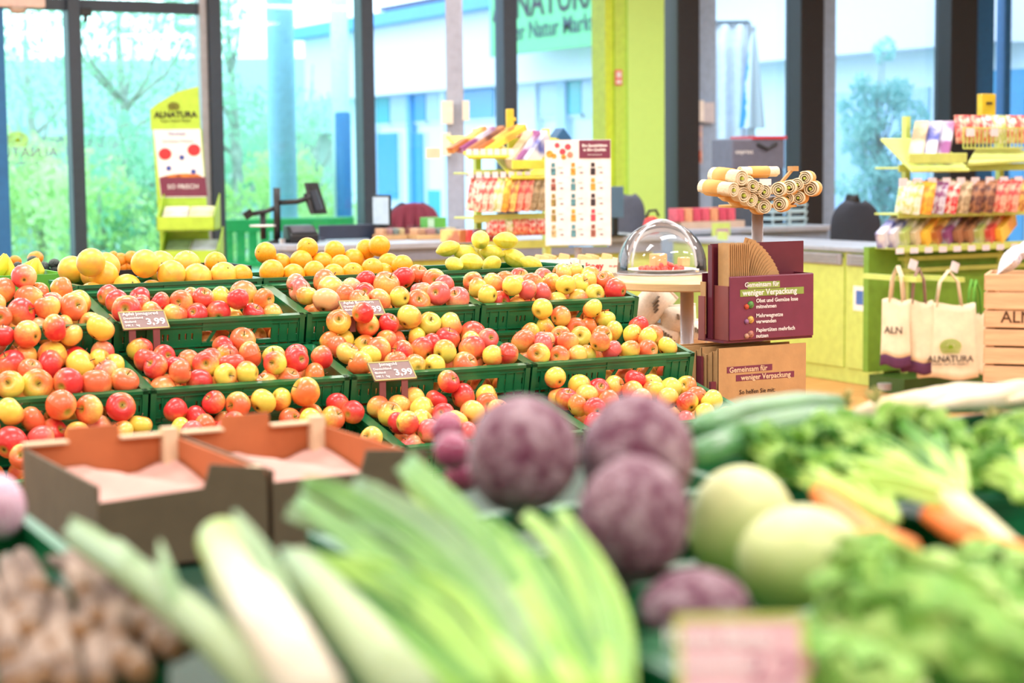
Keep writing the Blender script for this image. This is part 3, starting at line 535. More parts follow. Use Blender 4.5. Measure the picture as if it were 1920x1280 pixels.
# right rack, at the end of the green till cabinet
KS = 7.72; KT = at_z(1655,728,0).y
D2 = 11.9; rt = KT-.16; rb_ = Vector((KS+.15, rt, 0))
rx = lambda px: at_t(px,300,rt-.2).x - rb_.x
rz_ = lambda py, px=1800: at_t(px,py,rt-.2).z
rr = rackframe('lime snack rack with hanging packets at the right edge', rb_, rx(1702), rx(2030), (rz_(462),rz_(398),rz_(312)), (rx(1757),rx(1935),rx(2020)), .22, rz_(216))
obj('base_panel', MB().span((rx(1690),.1,.12), (rx(2030),.15,rz_(462))), M('rack_green_deep', (.45,.62,.18), .5), rr)
obj('cross_bar', MB().span((rx(1745),.05,rz_(490)), (rx(2030),.1,rz_(482))).span((rx(1745),.05,rz_(512)), (rx(2030),.1,rz_(504))), LIME, rr)
obj('base', MB().span((rx(1700),-.2,0), (rx(2030),.14,.1)), M('rack_base', (.22,.36,.12), .5), rr); obj('castor', MB().lathe([(0,-.02),(.045,-.02),(.045,.02),(0,.02)], 14, (rx(1672),-.15,.06)), GREYM, rr)
for i in range(9): obj('price_tag', MB().box((rx(1690+i*27),-.22,rz_(340)), (.065,.004,.05)), TAG, rr)
for i in range(9): obj('price_tag', MB().box((rx(1690+i*27),-.195,rz_(466)), (.06,.004,.035)), TAG, rr)
for i in range(10):
    px = 1706+i*23; pouch((rb_.x+rx(px), rt-.2, rz_(368)), .15, .19, .22, (1,2,6,8,5,7,7,4,4,3)[i], (radians(-8),radians(8),radians(-50)), '%s hanging packet from the left on the right rack' % ORD[i], 'packets hanging on the right rack')
for i in range(12):
    px = 1700+i*20; carton((rb_.x+rx(px), rt-.04, rz_(431)), (.055,.30,.10), (9,9,1,5,2,3,6,7,7,1,4,2)[i], (radians(22),0,radians(-62)), '%s bar box from the left on the right rack bottom' % ORD[i], 'bar boxes on the bottom of the right rack', 'bar_box')
obj('top_tray', MB().box((rx(1755),-.10,rz_(290)), (.46,.36,.015), Matrix.Rotation(radians(34),3,'X')).box((rx(1750),-.24,rz_(296)), (.46,.015,.06)).prism([(rx(1806),-.24,rz_(305)),(rx(1850),-.1,rz_(278)),(rx(1930),-.1,rz_(278)),(rx(1960),-.2,rz_(298))], (0,0,-.02)), LIME, rr, bevel=.003)
for i, kk in enumerate((5,9,6)):
    carton((rb_.x+rx(1742+i*25), rt-.10, rz_(264)), (.085,.36,.035), kk, (radians(40),0,radians(-50)), '%s printed box from the left in the right rack top tray' % ORD[i], 'boxes in the top tray of the right rack')
wire = MB()
for i in range(16): wire.bar((rx(1806)+i*.032,-.2,rz_(278)), (rx(1806)+i*.032,-.2,rz_(240)), .007)
wire.bar((rx(1806),-.2,rz_(240)), (rx(1806)+.6,-.2,rz_(240)), .01).bar((rx(1806),-.2,rz_(278)), (rx(1806)+.6,-.2,rz_(278)), .01)
obj('wire_basket', wire, LIME, rr)
for i in range(2): obj('price_tag', MB().box((rx(1817+i*45),-.21,rz_(248)), (.065,.004,.05)), TAG, rr)
for i in range(6): pouch((rb_.x+rx(1822+i*22), rt-.12, rz_(242)), .11, .17, .3, (4,4,8,1,0,4)[i], (radians(-12),0,radians(10*(i % 3)-20)), '%s snack bag from the left in the right rack wire basket' % ORD[i], 'bags in the wire basket of the right rack')
oc = tag(obj('ochre_pack', MB().box((0,0,.07), (.115,.05,.14)), M('pack_ochre', (.80,.70,.12), .5, var=.1), None, bevel=.004, loc=(rb_.x+rx(1900), rt+.05, rz_(215))), 'ochre pack on top of the right rack', 'pack'); obj('print', MB().box((0,-.027,.08), (.05,.002,.015)), TXTD, oc)

# ---------------------------------------------------------------- green till cabinet
kc = thing('till_cabinet', 'lime green till cabinet with grey vents and grey worktop', 'cabinet', (KS,KT,0))
KH = at_t(1655,467,KT).z
obj('body', MB().span((0,0,0), (.6,2.42,KH-.03)), LIME, kc, bevel=.006); obj('worktop', MB().span((-.03,-.03,KH-.03), (.63,2.45,KH)), GREYC, kc, bevel=.005)
for py0, py1 in ((1500,1587),(1590,1652)):
    y0, y1 = at_s(py0,480,KS).y - KT, at_s(py1,480,KS).y - KT
    d = obj('door', MB().span((-.012,y1+.01,.10), (.0,y0-.01,KH-.07)), LIME, kc, bevel=.003)
    z1 = at_s(1600,476,KS).z; z0 = z1-.075
    v = obj('vent', MB().span((-.03,y1+.02,z0), (-.012,y0-.02,z1)), M('vent_grey', (.58,.57,.60), .5), d, bevel=.004)
    for i in range(3): obj('louvre', MB().span((-.036,y1+.06,z0+.014+i*.02), (-.029,y0-.06,z0+.022+i*.02)), GREYM, d)
a, b = at_s(1603,535,KS), at_s(1640,585,KS)
st = obj('sticker', MB().span((-.014,b.y-KT,b.z), (-.0125,a.y-KT,a.z)), PAPER, kc); c = (a+b)/2
obj('print', MB().span((-.0155,c.y-KT+.0,c.z-.04), (-.014,c.y-KT+.07,c.z+.05)), M('sticker_blue', (.30,.45,.75), .5), st); obj('print', MB().span((-.0155,c.y-KT-.08,c.z-.04), (-.014,c.y-KT-.01,c.z+.06)), M('sticker_green', (.58,.76,.36), .5), st)
q = at_s(1470, 470, KS); tag(obj('price_card', MB().box((0,0,.03), (.02,.10,.06)), LIME, None, loc=(KS+.05,q.y+.8,KH)), 'small lime card standing on the green till cabinet', 'price card')

# ---------------------------------------------------------------- tote bags on hooks
PURP = M('bag_purple', (.33,.15,.28), .85)
def tote(px0, px1, py0, py1, yo, label, body=CREAM, hem=None, logo=None, rot=0, strap=CREAM):
    tq = rt-.34-yo; a, b = at_t(px0,py1,tq), at_t(px1,py0,tq); cx = (a.x+b.x)/2; W2 = (b.x-a.x)/2; H = b.z-a.z
    t = thing('tote_bag', label, 'tote bag', (cx,tq,a.z), rot-.5, group='tote bags on the hooks')
    for s_ in (-1, 1): pass
    def fn(u, v, s_): return ((2*u-1)*W2*(1-.14*v), s_*(.018+.035*(1-(2*u-1)**2)*(1-v)**.7)+.008*sin(u*9+v*4), v*H + .010*sin(u*7))
    n0 = .16 if hem else 0
    mb = MB().grid(lambda u,v: fn(u, n0+(1-n0)*v, -1), 12, 10).grid(lambda u,v: fn(u, n0+(1-n0)*v, 1), 12, 10)
    obj('bag_body', mb, body, t, True, solid=.004)
    if hem: obj('bottom_panel', MB().grid(lambda u,v: fn(u, n0*v, -1), 12, 3).grid(lambda u,v: fn(u, n0*v, 1), 12, 3), hem, t, True, solid=.005)
    for y in (-.02, .02): obj('handle', MB().tube([(-W2*.42,y,H*.97),(-W2*.3,y,H+.13),(0,y+.01,H+.2),(W2*.3,y,H+.13),(W2*.42,y,H*.97)], .014, 8, squash=.4), strap, t, True)
    if logo:
        emblem(t, (0,0,0), W2*.36, INKG, fxz(0,-.066,H*.44)); text('ALNATURA', W2*.29, TXTD, t, fxz(0,-.066,H*.27), bold=.001); text('SUPER NATUR MARKT', W2*.12, TXTD, t, fxz(0,-.068,H*.20), 'small_lettering')
    return t
t1 = tote(1657,1706,560,688,.02,'cream tote bag with purple bottom at the left of the hooks', hem=PURP, rot=-.55)
text('ALN', .06, TXTD, t1, fxz(.0,-.06,.22), bold=.001)
tote(1697,1746,563,700,.08,'plain cream tote bag with purple bottom behind the emblem bag', hem=PURP, strap=M('strap_stripe', (.62,.50,.46), .8))
tote(1733,1822,567,712,.16,'cream tote bag with green sun emblem hanging in front', logo=True)
tote(1806,1846,585,700,.06,'cream tote bag with green edging next to the wooden crates', strap=M('strap_green', (.42,.68,.24), .8), rot=.5)
for px in (1690,1770): q = at_t(px,522,rt-.34); obj('hook', MB().bar((q.x-rb_.x,-.0,q.z), (q.x-rb_.x,-.5,q.z), .045, .03), LIME, rr)
for px, py in ((1708,496),(1786,500)): q = at_t(px,py,rt-.34); obj('price_tag', MB().box((q.x-rb_.x,-.36,q.z), (.06,.004,.06), Matrix.Rotation(.35,3,'Y')), TAG, rr)

# ---------------------------------------------------------------- wooden crates on the right
D3 = 9.7; wq = at(1847, 600, D3)
cw, cd, ch = .62, .40, (at(1850,512,D3).z)/3
SLAT = M('slat_wood', (.86,.70,.53), .6, var=.12, vscale=5, stretch=(1,10,10), bump=.1)
for lv in range(3):
    c = thing('wooden_crate', 'pale slatted wooden crate, %s of the stack at the right edge' % ('lowest','middle','topmost')[lv], 'wooden crate', (wq.x,wq.y,lv*ch), -.83, group='wooden crates at the right edge')
    for j in range(3):
        hz = ch/3
        for y in (0, cd): obj('slat', MB().span((0,y-.008,j*hz+.006), (cw,y+.008,(j+1)*hz-.006)), SLAT, c, bevel=.002)
        for x in (0, cw): obj('slat', MB().span((x-.008,.01,j*hz+.006), (x+.008,cd-.01,(j+1)*hz-.006)), SLAT, c, bevel=.002)
    for x in (.03, cw-.03):
        for y in (.03, cd-.03): obj('corner_post', MB().span((x-.018,y-.018,0), (x+.018,y+.018,ch-.004)), SLAT, c)
    obj('bottom', MB().span((.01,.01,.008), (cw-.01,cd-.01,.02)), SLAT, c)
    if lv == 2:
        BURN = M('burn_print', (.30,.19,.09), .8)
        emblem(c, (0,0,0), .075, BURN, fxz(.30,-.0095,ch*.50)); 
    if lv == 1: pass
    if lv == 2: text('ALNATURA', .085, BURN, c, fxz(.30,-.0095,ch*.20), bold=.001); text('Super Natur Markt', .026, BURN, c, fxz(.30,-.0095,ch*.06), 'small_lettering')
for i in range(4):
    o = tag(link('white_packet', pillow.mesh('white_packet', M2('packet_print', (.90,.90,.93), (.70,.68,.78), .4, 9, .55, .62), True), None, (wq.x+.16+.09*i, wq.y-.02-.08*i+.05*(i % 2), 3*ch+.07+.05*(i % 2))), '%s white printed packet from the left on the wooden crates' % ORD[i], 'packet', 'packets on the wooden crates')
    o.scale = (.19,.3,.14); o.rotation_euler = (.9+.3*(i % 2), .3*i-.5, .4)
# ---------------------------------------------------------------- round tasting table, dome, plate
DT = 7.15; tq = at(1288, 522, DT); TZ = tq.z
rt_ = thing('tasting_table', 'round pale wooden standing table on a chrome leg', 'table', (tq.x,tq.y,0))
TR = .30
obj('table_top', MB().lathe([(TR-.004,TZ-.032),(TR,TZ-.028),(TR,TZ-.004),(TR-.004,TZ),(0,TZ)], 64), M('beech_top', (.90,.76,.55), .4, var=.1, vscale=5, stretch=(1,1,12)), rt_)
obj('leg', MB().tube([(0,0,.02),(0,0,TZ-.03)], .026, 20), M('satin_steel', (.74,.75,.78), .3, .25), rt_, True); obj('base', MB().lathe([(.22,0),(.22,.01),(.03,.03)], 32), CHROME, rt_, True)
dq = at_z(1241, 513, TZ)
pl = tag(obj('plate', MB().lathe([(0,.002),(.08,.002),(.095,.006),(.134,.018),(.136,.021),(.130,.021),(.09,.010),(0,.009)], 48), WHITE, None, True, loc=(dq.x,dq.y,TZ)), 'white plate of red fruit pieces under the clear dome', 'plate')
rr5 = random.Random(11); REDF = M2('strawberry_red', (.80,.16,.16), (.93,.38,.30), .35, 20)
piece = MB().lathe([(0,-.010),(.010,-.007),(.014,0),(.009,.008),(0,.012)], 8).mesh('fruit_piece', REDF, True)
for i in range(34):
    a, r = rr5.uniform(0,6.28), .088*sqrt(rr5.random()); o = link('fruit_piece', piece, None, (dq.x+r*cos(a), dq.y+r*sin(a), TZ+.020+.014*(i % 3 == 0 and r < .06)))
    o.rotation_euler = (rr5.uniform(0,3),rr5.uniform(0,3),rr5.uniform(0,3)); o.scale = (1.1,.9,.9); tag(o, 'piece of red fruit on the white plate under the dome', 'fruit', 'red fruit pieces under the dome')
for dx, s_, lab in ((-.012,1.15,'larger'),(.09,.8,'smaller')):
    o = tag(obj('bread_cube', MB().box((0,0,.02*s_), (.05*s_,.04*s_,.045*s_)), M('bread_tan', (.92,.74,.50), .8, bump=.3), None, bevel=.004, loc=(dq.x+dx*RGT.x-.0+FWD.x*.03, dq.y+dx*RGT.y+FWD.y*.03, TZ+.03)), '%s tan bread cube on the plate under the dome' % lab, 'bread')
DR = .178; DG = glass_mat('dome_acrylic', (.97,.975,.985), gloss=.12)
dm = thing('dome_cover', 'clear plastic dome cover with ribs on the round table', 'dome cover', (dq.x,dq.y,TZ))
obj('shell', MB().lathe([(DR,0),(DR+.002,.01),(DR,.035)] + [(DR*cos(t*pi/24), .035+DR*.98*sin(t*pi/24)) for t in range(1,12)] + [(.001,.035+DR*.98)], 48), DG, dm, True)
ACR = M('acrylic_rib', (.93,.95,.98), .12, alpha=.45)
for ang in (radians(-75), radians(105), radians(15)+pi/2-.1+1.7):
    obj('rib', MB().tube([(DR*1.01*cos(ang)*cos(t*pi/20), DR*1.01*sin(ang)*cos(t*pi/20), .02+.015+DR*sin(t*pi/20)) for t in range(11)], .007, 8, squash=.5), ACR, dm, True)
obj('rim', MB().lathe([(DR-.002,.0),(DR+.005,.002),(DR+.005,.007),(DR-.002,.008)], 48), ACR, dm, True)
a = radians(-75); obj('hinge_knob', MB().lathe([(0,-.008),(.010,-.006),(.010,.006),(0,.008)], 12, (DR*1.03*cos(a),DR*1.03*sin(a),.02)), CHROME, dm, True)
# paper sacks on a wooden box behind the table
sk = at(1245, 640, 7.75)
wb2 = tag(obj('wooden_box', MB().span((-.16,-.22,0), (.36,.24,.02)).span((-.16,-.22,0), (.36,-.20,sk.z-.02)).span((-.16,.22,0), (.36,.24,sk.z-.02)).span((-.16,-.2,0), (-.14,.22,sk.z-.02)).span((.34,-.2,0), (.36,.22,sk.z-.02)).span((-.14,-.2,sk.z-.10), (.34,.22,sk.z-.05)), WOOD, None, bevel=.003, loc=(sk.x,sk.y+.12,0)), 'pale wooden box of flour bags under the round table', 'box')
SACK = M('sack_cream', (.93,.88,.80), .7, bump=.2, bscale=50)
for i, (px, py, wpx, hpx, rot, lab) in enumerate(((1218,575,62,95,.75,'tilted'),(1272,598,70,52,-.05,'upper flat'),(1242,628,70,42,.14,'lower left flat'),(1302,622,52,46,0,'lower right flat'))):
    p = at(px, py, 7.72); s_ = link('flour_bag', pillow.mesh('flour_bag', SACK, True), None, p); s_.scale = (wpx/F*7.7, .40, hpx/F*7.7); s_.rotation_euler = (0, rot, -YAW*.6)
    tag(s_, 'cream paper flour bag, the %s one under the round table' % lab, 'flour bag', 'flour bags under the table')
    for j in range(4): obj('print', MB().box((.08*(j-1.5),-.125,.14-.05*j), (.035,.12,.20-.03*j)), M('sack_print', (.52,.48,.42), .7), s_)
# sampling table with cream boxes, beyond the lemons
bq = at_z(1075, 512, .985); tb = thing('sampling_table', 'low white sampling table behind the lemons', 'table', (bq.x,bq.y,0))
obj('top', MB().span((-.42,-.1,.955), (.26,.42,.985)), WHITE, tb, bevel=.004); 
for x in (-.38,.05):
    for y in (-.06,.38): obj('leg', MB().span((x-.02,y-.02,0), (x+.02,y+.02,.955)), GREYM, tb)
for i, (px, w_, lab) in enumerate(((1035,.17,'cream sample box left of the lettered one'),(1115,.19,'cream sample box with red lettering next to the dome'))):
    p = at_z(px, 512, .985); b = thing('sample_box', lab, 'box', (p.x,p.y-.02,.985), -.25)
    obj('carton', MB().span((-w_/2,-.06,0), (w_/2,-.055,.062)).span((-w_/2,.08,0), (w_/2,.085,.062)).span((-w_/2,-.06,0), (-w_/2+.005,.085,.062)).span((w_/2-.005,-.06,0), (w_/2,.085,.062)).span((-w_/2,-.06,0), (w_/2,.085,.004)), M('carton_cream', (.95,.92,.84), .6), b)
    if i == 1: text('ltoey', .038, M('red_print', (.82,.25,.22), .6), b, fxz(-.03,-.0615,.034), bold=.0012); text('bio genuss', .012, M('red_print', (.82,.25,.22), .6), b, fxz(.06,-.0615,.034), 'small_lettering')
    for j in range(3):
        o = tag(obj('bread_sample', MB().box((0,0,0), (.05,.045,.035)), M('bread_tan', (.92,.74,.50), .8), None, bevel=.006, loc=(p.x-.05+.055*j,p.y+.0+.03*(j % 2),1.045)), '%s bread sample from the left in the %s' % (ORD[j], ('plain cream box','red-lettered cream box')[i]), 'bread', 'bread samples'); o.rotation_euler = (.1*j,.2,.5*j)

# ---------------------------------------------------------------- paper bag stand
tF = at(1444, 580, 6.6).y
bs = thing('bag_stand', 'maroon bag stand with grey pole and round top rack', 'stand', (at_t(1420,460,tF+.16).x, tF+.16, 0))
o_ = bs.location
def B(px, py, dy=0): p = at_t(px, py, tF+dy); return Vector((p.x-o_.x, p.y-o_.y, p.z))
obj('pole', MB().tube([(0,0,.02),(0,0,B(1420,395,.16).z)], .021, 20), GREYM, bs, True); obj('base', MB().lathe([(.2,0),(.2,.012),(.03,.03)], 32), GREYM, bs, True)
def holder(x0, x1, ytop_f, ytop_b, ybot, dep, pxl):
    f0, f1 = B(x0, ybot), B(x1, ybot); zt, zb, zk = B(1440,ytop_f).z, f0.z, B(1440,ytop_b,dep).z
    return f0.x, f1.x, zb, zt, zk
x0, x1, zb, zt, zk = holder(1366, 1523, 515, 448, 641, .3, 0)
yA = tF - o_.y
bx0, bx1 = B(1333,600,.10).x, B(1506,600,.10).x
obj('holder_back', MB().span((bx0,yA+.10,zb+.004), (bx1,yA+.106,zk)), MAROON, bs); obj('holder_floor', MB().span((x0-.02,yA,zb-.004), (x1,yA+.16,zb+.003)), MAROON, bs)
SIDE = M('maroon_side', (.55,.28,.26), .55)
obj('holder_side', MB().span((x0,yA+.002,zb+.004), (x0+.006,yA+.099,zt-.035)), SIDE, bs); obj('holder_side', MB().span((x1-.008,yA+.002,zb+.004), (x1,yA+.099,zt)), MAROON, bs)
px0 = B(1316,600,.155).x
obj('side_pocket', MB().span((px0,yA+.15,zb), (px0+.12,yA+.155,zt+.005)), MAROON, bs); obj('side_pocket_front', MB().span((bx0-.02,yA+.112,zb), (bx0-.015,yA+.15,zb+.155)), SIDE, bs)
obj('fin', MB().span((bx0-.006,yA+.085,zb+.004), (bx0+.0,yA+.11,zk-.004)), MAROON, bs)
sgn = obj('sign_panel', MB().span((x0,yA-.008,zb+.004), (x1,yA,zt)), MAROON2, bs, bevel=.006)
def S(px, py): p = B(px, py, -.012); return fxz(p.x, yA-.011, p.z)
def strip(px0, py0, px1, py1, m, nm='banner'): a, b = B(px0,py1), B(px1,py0); return obj(nm, MB().prism([(a.x,yA-.010,a.z),(b.x,yA-.010,a.z+.0),(b.x,yA-.010,b.z),(a.x,yA-.010,b.z)], (0,.003,0)), m, sgn)
BGN = M('banner_green', (.56,.66,.30), .5)
strip(1399,526,1459,541,BGN); strip(1385,537,1504,556,BGN)
text('Gemeinsam für', .024, TXTW, sgn, S(1429,533), bold=.0004); text('weniger Verpackung', .0285, TXTW, sgn, S(1444,547), bold=.0006)
for i, (l1, l2, y) in enumerate((('Obst und Gemüse lose','mitnehmen',563),('Mehrwegnetze','verwenden',591),('Papiertüten mehrfach','nutzen',618))):
    text(l1, .0195, TXTW, sgn, S(1418,y+1), align='LEFT', bold=.0003); text(l2, .0195, TXTW, sgn, S(1418,y+12), align='LEFT', bold=.0003)
    p = B(1402, y+8); ic = obj('icon', MB().lathe([(0,0),(.014,.0),(.011,.006),(0,.008)], 14), M('icon%d' % i, ((.36,.60,.30),(.86,.70,.36),(.72,.48,.42))[i], .5, var=.4, vscale=90), sgn, True, loc=(p.x+.006,yA-.008,p.z)); ic.rotation_euler = (pi/2,0,0)
    ic2 = obj('icon', MB().lathe([(0,0),(.010,.0),(.008,.006),(0,.008)], 12), M('icon%db' % i, ((.85,.35,.22),(.62,.42,.60),(.80,.62,.52))[i], .5, var=.3, vscale=90), sgn, True, loc=(p.x-.012,yA-.008,p.z-.006)); ic2.rotation_euler = (pi/2,0,0)
# kraft bags standing in the upper holder
rb5 = random.Random(4)
hzA = B(1370,454,.05).z - zb - .012
for i in range(11):
    o = tag(obj('paper_bag', MB().span((0,0,0), (.0035,.07,hzA-.004*rb5.random())), KRAFT, None, loc=(o_.x+x0+.010+i*.0072, o_.y+yA+.012, zb+.01)), '%s upright kraft paper bag from the left in the holder' % ORD[i], 'paper bag', 'upright kraft bags in the holder'); o.rotation_euler = (0, .004*i, .05*rb5.uniform(-1,1))
for i in range(13):
    th = radians(16+3.6*i); L_ = .20-.004*i; b0_ = Vector((0,0,.145)); n_ = Vector((cos(th),0,-sin(th))); e_ = Vector((sin(th),0,cos(th))); wv = .05+.0012*i
    pts = [b0_ + e_*(L_*k/6) + n_*(.012*sin(k*.9)) for k in range(7)] ; poly = pts + [p_ + n_*wv for p_ in reversed(pts)]
    o = tag(obj('paper_bag', MB().prism(poly, (0,.0022,0)), KRAFT, None, loc=(o_.x+x0+.088, o_.y+yA+.088-.0056*i, zb+.02)), '%s fanned kraft paper bag counted from the back behind the sign' % ORD[i], 'paper bag', 'fanned kraft bags in the holder')
for i in range(3):
    o = tag(obj('paper_bag', MB().span((0,0,0), (x1-x0-.12,.003,.172+.004*i)), KRAFT, None, loc=(o_.x+x0+.10, o_.y+yA+.003+.0035*i, zb+.01)), '%s flat kraft paper bag right behind the maroon sign' % ORD[i], 'paper bag', 'flat kraft bags behind the sign')
tag(obj('paper_bag', MB().span((0,0,0), (.004,.03,.185)), KRAFT, None, loc=(o_.x+bx0-.012, o_.y+yA+.118, zb+.02)), 'single kraft paper bag in the left side pocket of the stand', 'paper bag')
# large printed kraft bags below
xk0, xk1 = B(1347,760).x, B(1512,760).x; zk1 = B(1430,648).z; zk0 = zk1-.40
obj('lower_clip', MB().span((xk0-.03,yA+.06,zk0+.1), (xk0-.022,yA+.10,zk1-.03)).span((xk0-.032,yA+.0,zk0+.05), (xk0-.01,yA+.012,zk1-.115)), MAROON, bs); obj('lower_floor', MB().span((xk0-.08,yA-.01,zk0-.01), (xk1,yA+.26,zk0)), MAROON, bs)
for i in range(10):
    g = i*.022; k_ = thing('large_paper_bag', ('%s large plain kraft bag behind the printed one in the lower holder' % ORD[i-1]) if i else 'large kraft paper bag printed with a maroon banner at the foot of the stand', 'paper bag', (o_.x+xk0-.008*i-(.012 if i > 4 else 0), o_.y+yA+.004+g, zk0), group='large kraft bags in the lower holder')
    obj('bag', MB().span((0,0,0), (xk1-xk0-.004*(i % 3),.006,zk1-zk0-.012*((i*7) % 3))).prism([(0,0,0),(0,0,zk1-zk0-.012*((i*7) % 3)),(-.003,.02,zk1-zk0-.02),(-.003,.02,0)], (.003,0,0)), KRAFT, k_)
    if i == 0:
        def Tk(px, py): p = B(px, py); return fxz(p.x-xk0, -.0015, p.z-zk0)
        def bk(px0, py0, px1, py1): a, b = B(px0,py1), B(px1,py0); return obj('banner', MB().span((a.x-xk0,-.0012,a.z-zk0), (b.x-xk0,.0005,b.z-zk0)), MAROON2, k_)
        bk(1364,682,1449,700); bk(1381,695,1490,715)
        TK = M('kraft_text', (.93,.82,.66), .6)
        text('Gemeinsam für', .0265, TK, k_, Tk(1404,692), bold=.0004); text('weniger Verpackung', .0262, TK, k_, Tk(1437,705), bold=.0004)
        text('So helfen Sie mit:', .0225, TXTD, k_, Tk(1421,733), 'small_lettering'); text('• Obst und Gemüse lose mitnehmen', .0135, TXTD, k_, Tk(1440,750), 'small_lettering'); text('• Mehrwegnetze verwenden', .0135, TXTD, k_, Tk(1424,760), 'small_lettering')
# top rack with rolled nets
ring = MB().tube([(.11*cos(i*pi/12),.11*sin(i*pi/12),B(1420,372,.16).z) for i in range(25)], .006, 6).bar((-.11,0,B(1420,372,.16).z),(.11,0,B(1420,372,.16).z),.012).bar((0,-.11,B(1420,372,.16).z),(0,.11,B(1420,372,.16).z),.012)
obj('top_ring', ring, GREYM, bs, True); obj('top_plate', MB().lathe([(0,0),(.14,0),(.14,.008),(0,.008)], 32, (0,0,B(1420,388,.16).z)), M('kraft_deep', (.80,.60,.32), .7), bs)
for px, py in ((1345,318),(1487,316)): p = B(px,py,.16); obj('clip', MB().box((p.x,p.y,p.z), (.028,.03,.018)).bar((p.x,p.y,p.z),(p.x*.6,p.y,p.z-.06),.01), M('clip_tan', (.72,.56,.36), .6), bs)
pt = obj('price_tag', MB().box((B(1435,346,.05).x,B(1435,346,.05).y,B(1435,346,.05).z), (.05,.003,.04)), TAG, bs); text('2,99', .016, TXTD, pt, fxz(B(1441,350,.05).x,B(1435,346,.05).y-.002,B(1441,350,.05).z))
roll = MB()
def rl(u, v):
    a = u*2*pi*2.6; r = .006+.0175*u; return (r*cos(a), (v-.5)*.125, r*sin(a))
roll.grid(rl, 44, 2); rollm = roll.mesh('net_roll', CREAM, True); bandm = MB().lathe([(.0262,-.03),(.0268,-.03),(.0268,.03),(.0262,.03)], 24).mesh('paper_band', M('band_kraft', (.86,.66,.36), .7), True)
def netroll(px, py, r, dy, rot, label):
    p = at_t(1270+px/6.62, 290+py/6.62, tF+dy); o = link('net_roll', rollm, None, p); s_ = r/6.62/F*6.75/.0235; s_ *= 1.22; o.scale = (s_, 1.25, s_); o.rotation_euler = rot
    m = o.modifiers.new('solid', 'SOLIDIFY'); m.thickness = .0035
    b = link('paper_band', bandm, o); b.rotation_euler = (pi/2,0,0); b.location = (0,.012,0)
    g = link('green_tab', MB().box((0,-.06,0), (.008,.012,.008)).mesh('green_tab', M('tab_green', (.70,.78,.30), .6)), o)
    tag(o, label, 'net roll', 'rolled cotton nets on the top rack')
for i, (px, py, r) in enumerate(((510,420,72),(630,275,78),(690,485,76),(760,335,70),(850,375,62),(940,405,60),(800,555,66),(920,580,72),(1040,460,66),(1020,645,68))):
    netroll(px, py, r, .03+.012*(i % 4), (radians(4),.2*i,radians((8,4,-4,-8,-14,-20,-6,-14,-24,-20)[i])), '%s rolled cotton net of the left cluster on the top rack' % ORD[i])
for i, (px, py, r) in enumerate(((1290,430,72),(1420,405,70),(1520,370,62),(1530,530,62),(1300,610,72),(1610,290,66),(1680,420,72),(1400,540,56))):
    netroll(px, py, r, .06+.012*(i % 4), (0,.3*i,radians(-44)), '%s rolled cotton net of the right cluster on the top rack' % ORD[i])
p = at_t(1270+1000/6.62, 290+215/6.62, tF+.08); o = link('net_roll', rollm, None, p); o.scale = (1.15,1.15,.8); o.rotation_euler = (0,.1,radians(80)); o.modifiers.new('solid','SOLIDIFY').thickness = .0035; tag(o, 'flattened rolled cotton net lying across the top of the rack', 'net roll', 'rolled cotton nets on the top rack')
b = link('paper_band', bandm, o); b.rotation_euler = (pi/2,0,0)

# ---------------------------------------------------------------- fruit crates
CWD, CDP, CHT, TILT = .594, .340, .135, radians(12.2)
RX = Matrix.Rotation(TILT, 3, 'X')
def panel(front):
    m = MB(); W_, t, h = CWD, .010, CHT
    m.span((0,-.006,h-.010), (W_,t+.006,h)); m.span((0,-.003,h-.024), (W_,t,h-.0215)); m.span((0,-.003,.050), (W_,t,.054)); m.span((0,.002,.0), (W_,t,.036)); m.span((0,-.004,.034), (W_,t,.039))
    def web(x0, x1, z0=.054, z1=h-.01, slots=()):
        x = x0
        for s_ in slots:
            m.span((x,.001,z0), (s_-.003,t-.001,z1)); m.span((s_-.003,.001,z0), (s_+.003,t-.001,z0+.018)); m.span((s_-.003,.001,z0+.038), (s_+.003,t-.001,z1)); x = s_+.003
        m.span((x,.001,z0), (x1,t-.001,z1))
    web(0,.10,slots=(.03,.06,.085)); 
    if front:
        web(.10,.27,slots=(.135,.15,.165,.20,.22,.24)); web(.49,W_,slots=(.515,.545,.572))
        m.span((.27,-.002,.054), (.49,t,.062)); m.span((.27,-.002,.098), (.49,t,h-.01))
        for x in (.30,.37,.43): m.bar((x-.012,.004,.06), (x+.012,.004,.10), .008, .007, (0,1,0))
    else: web(.10,.20,slots=(.13,.16)); web(.20,.40,.054,.085); web(.40,W_,slots=(.43,.46,.50,.54,.57)); m.span((.2,0,.108),(.4,t,h-.01))
    for x in (0,.035,.068,.10,.515,.545,.575): m.span((x-.0016 if x else 0,-.003,.039), (x+.0016,.002,h-.022))
    for x in (0,W_-.016): m.span((x,-.006,0), (x+.016,t,h))
    return m.mesh('crate_panel', CGREEN)
PF, PBk = panel(True), panel(False)
side = MB(); side.span((-.004,0,CHT-.010), (.014,CDP,CHT)).span((0,0,CHT-.035), (.010,CDP,CHT-.031)).span((0,0,.05), (.010,CDP,.054)).span((0,0,0), (.010,CDP,.036))
for i in range(9):
    a = i*CDP/9; side.span((.001,a,.036), (.009,a+CDP/9-.006,CHT-.01)); side.span((.001,a+CDP/9-.006,.036), (.009,a+CDP/9,.07)); side.span((.001,a+CDP/9-.006,.095), (.009,a+CDP/9,CHT-.01))
PS = side.mesh('side_panel', CGREEN); base_ = MB().span((.005,.005,0), (CWD-.005,CDP-.005,.008)).mesh('crate_base', CGREEN)
LABM = M('crate_label', (.86,.84,.82), .5); BARC = M('barcode_ink', (.30,.28,.28), .6)
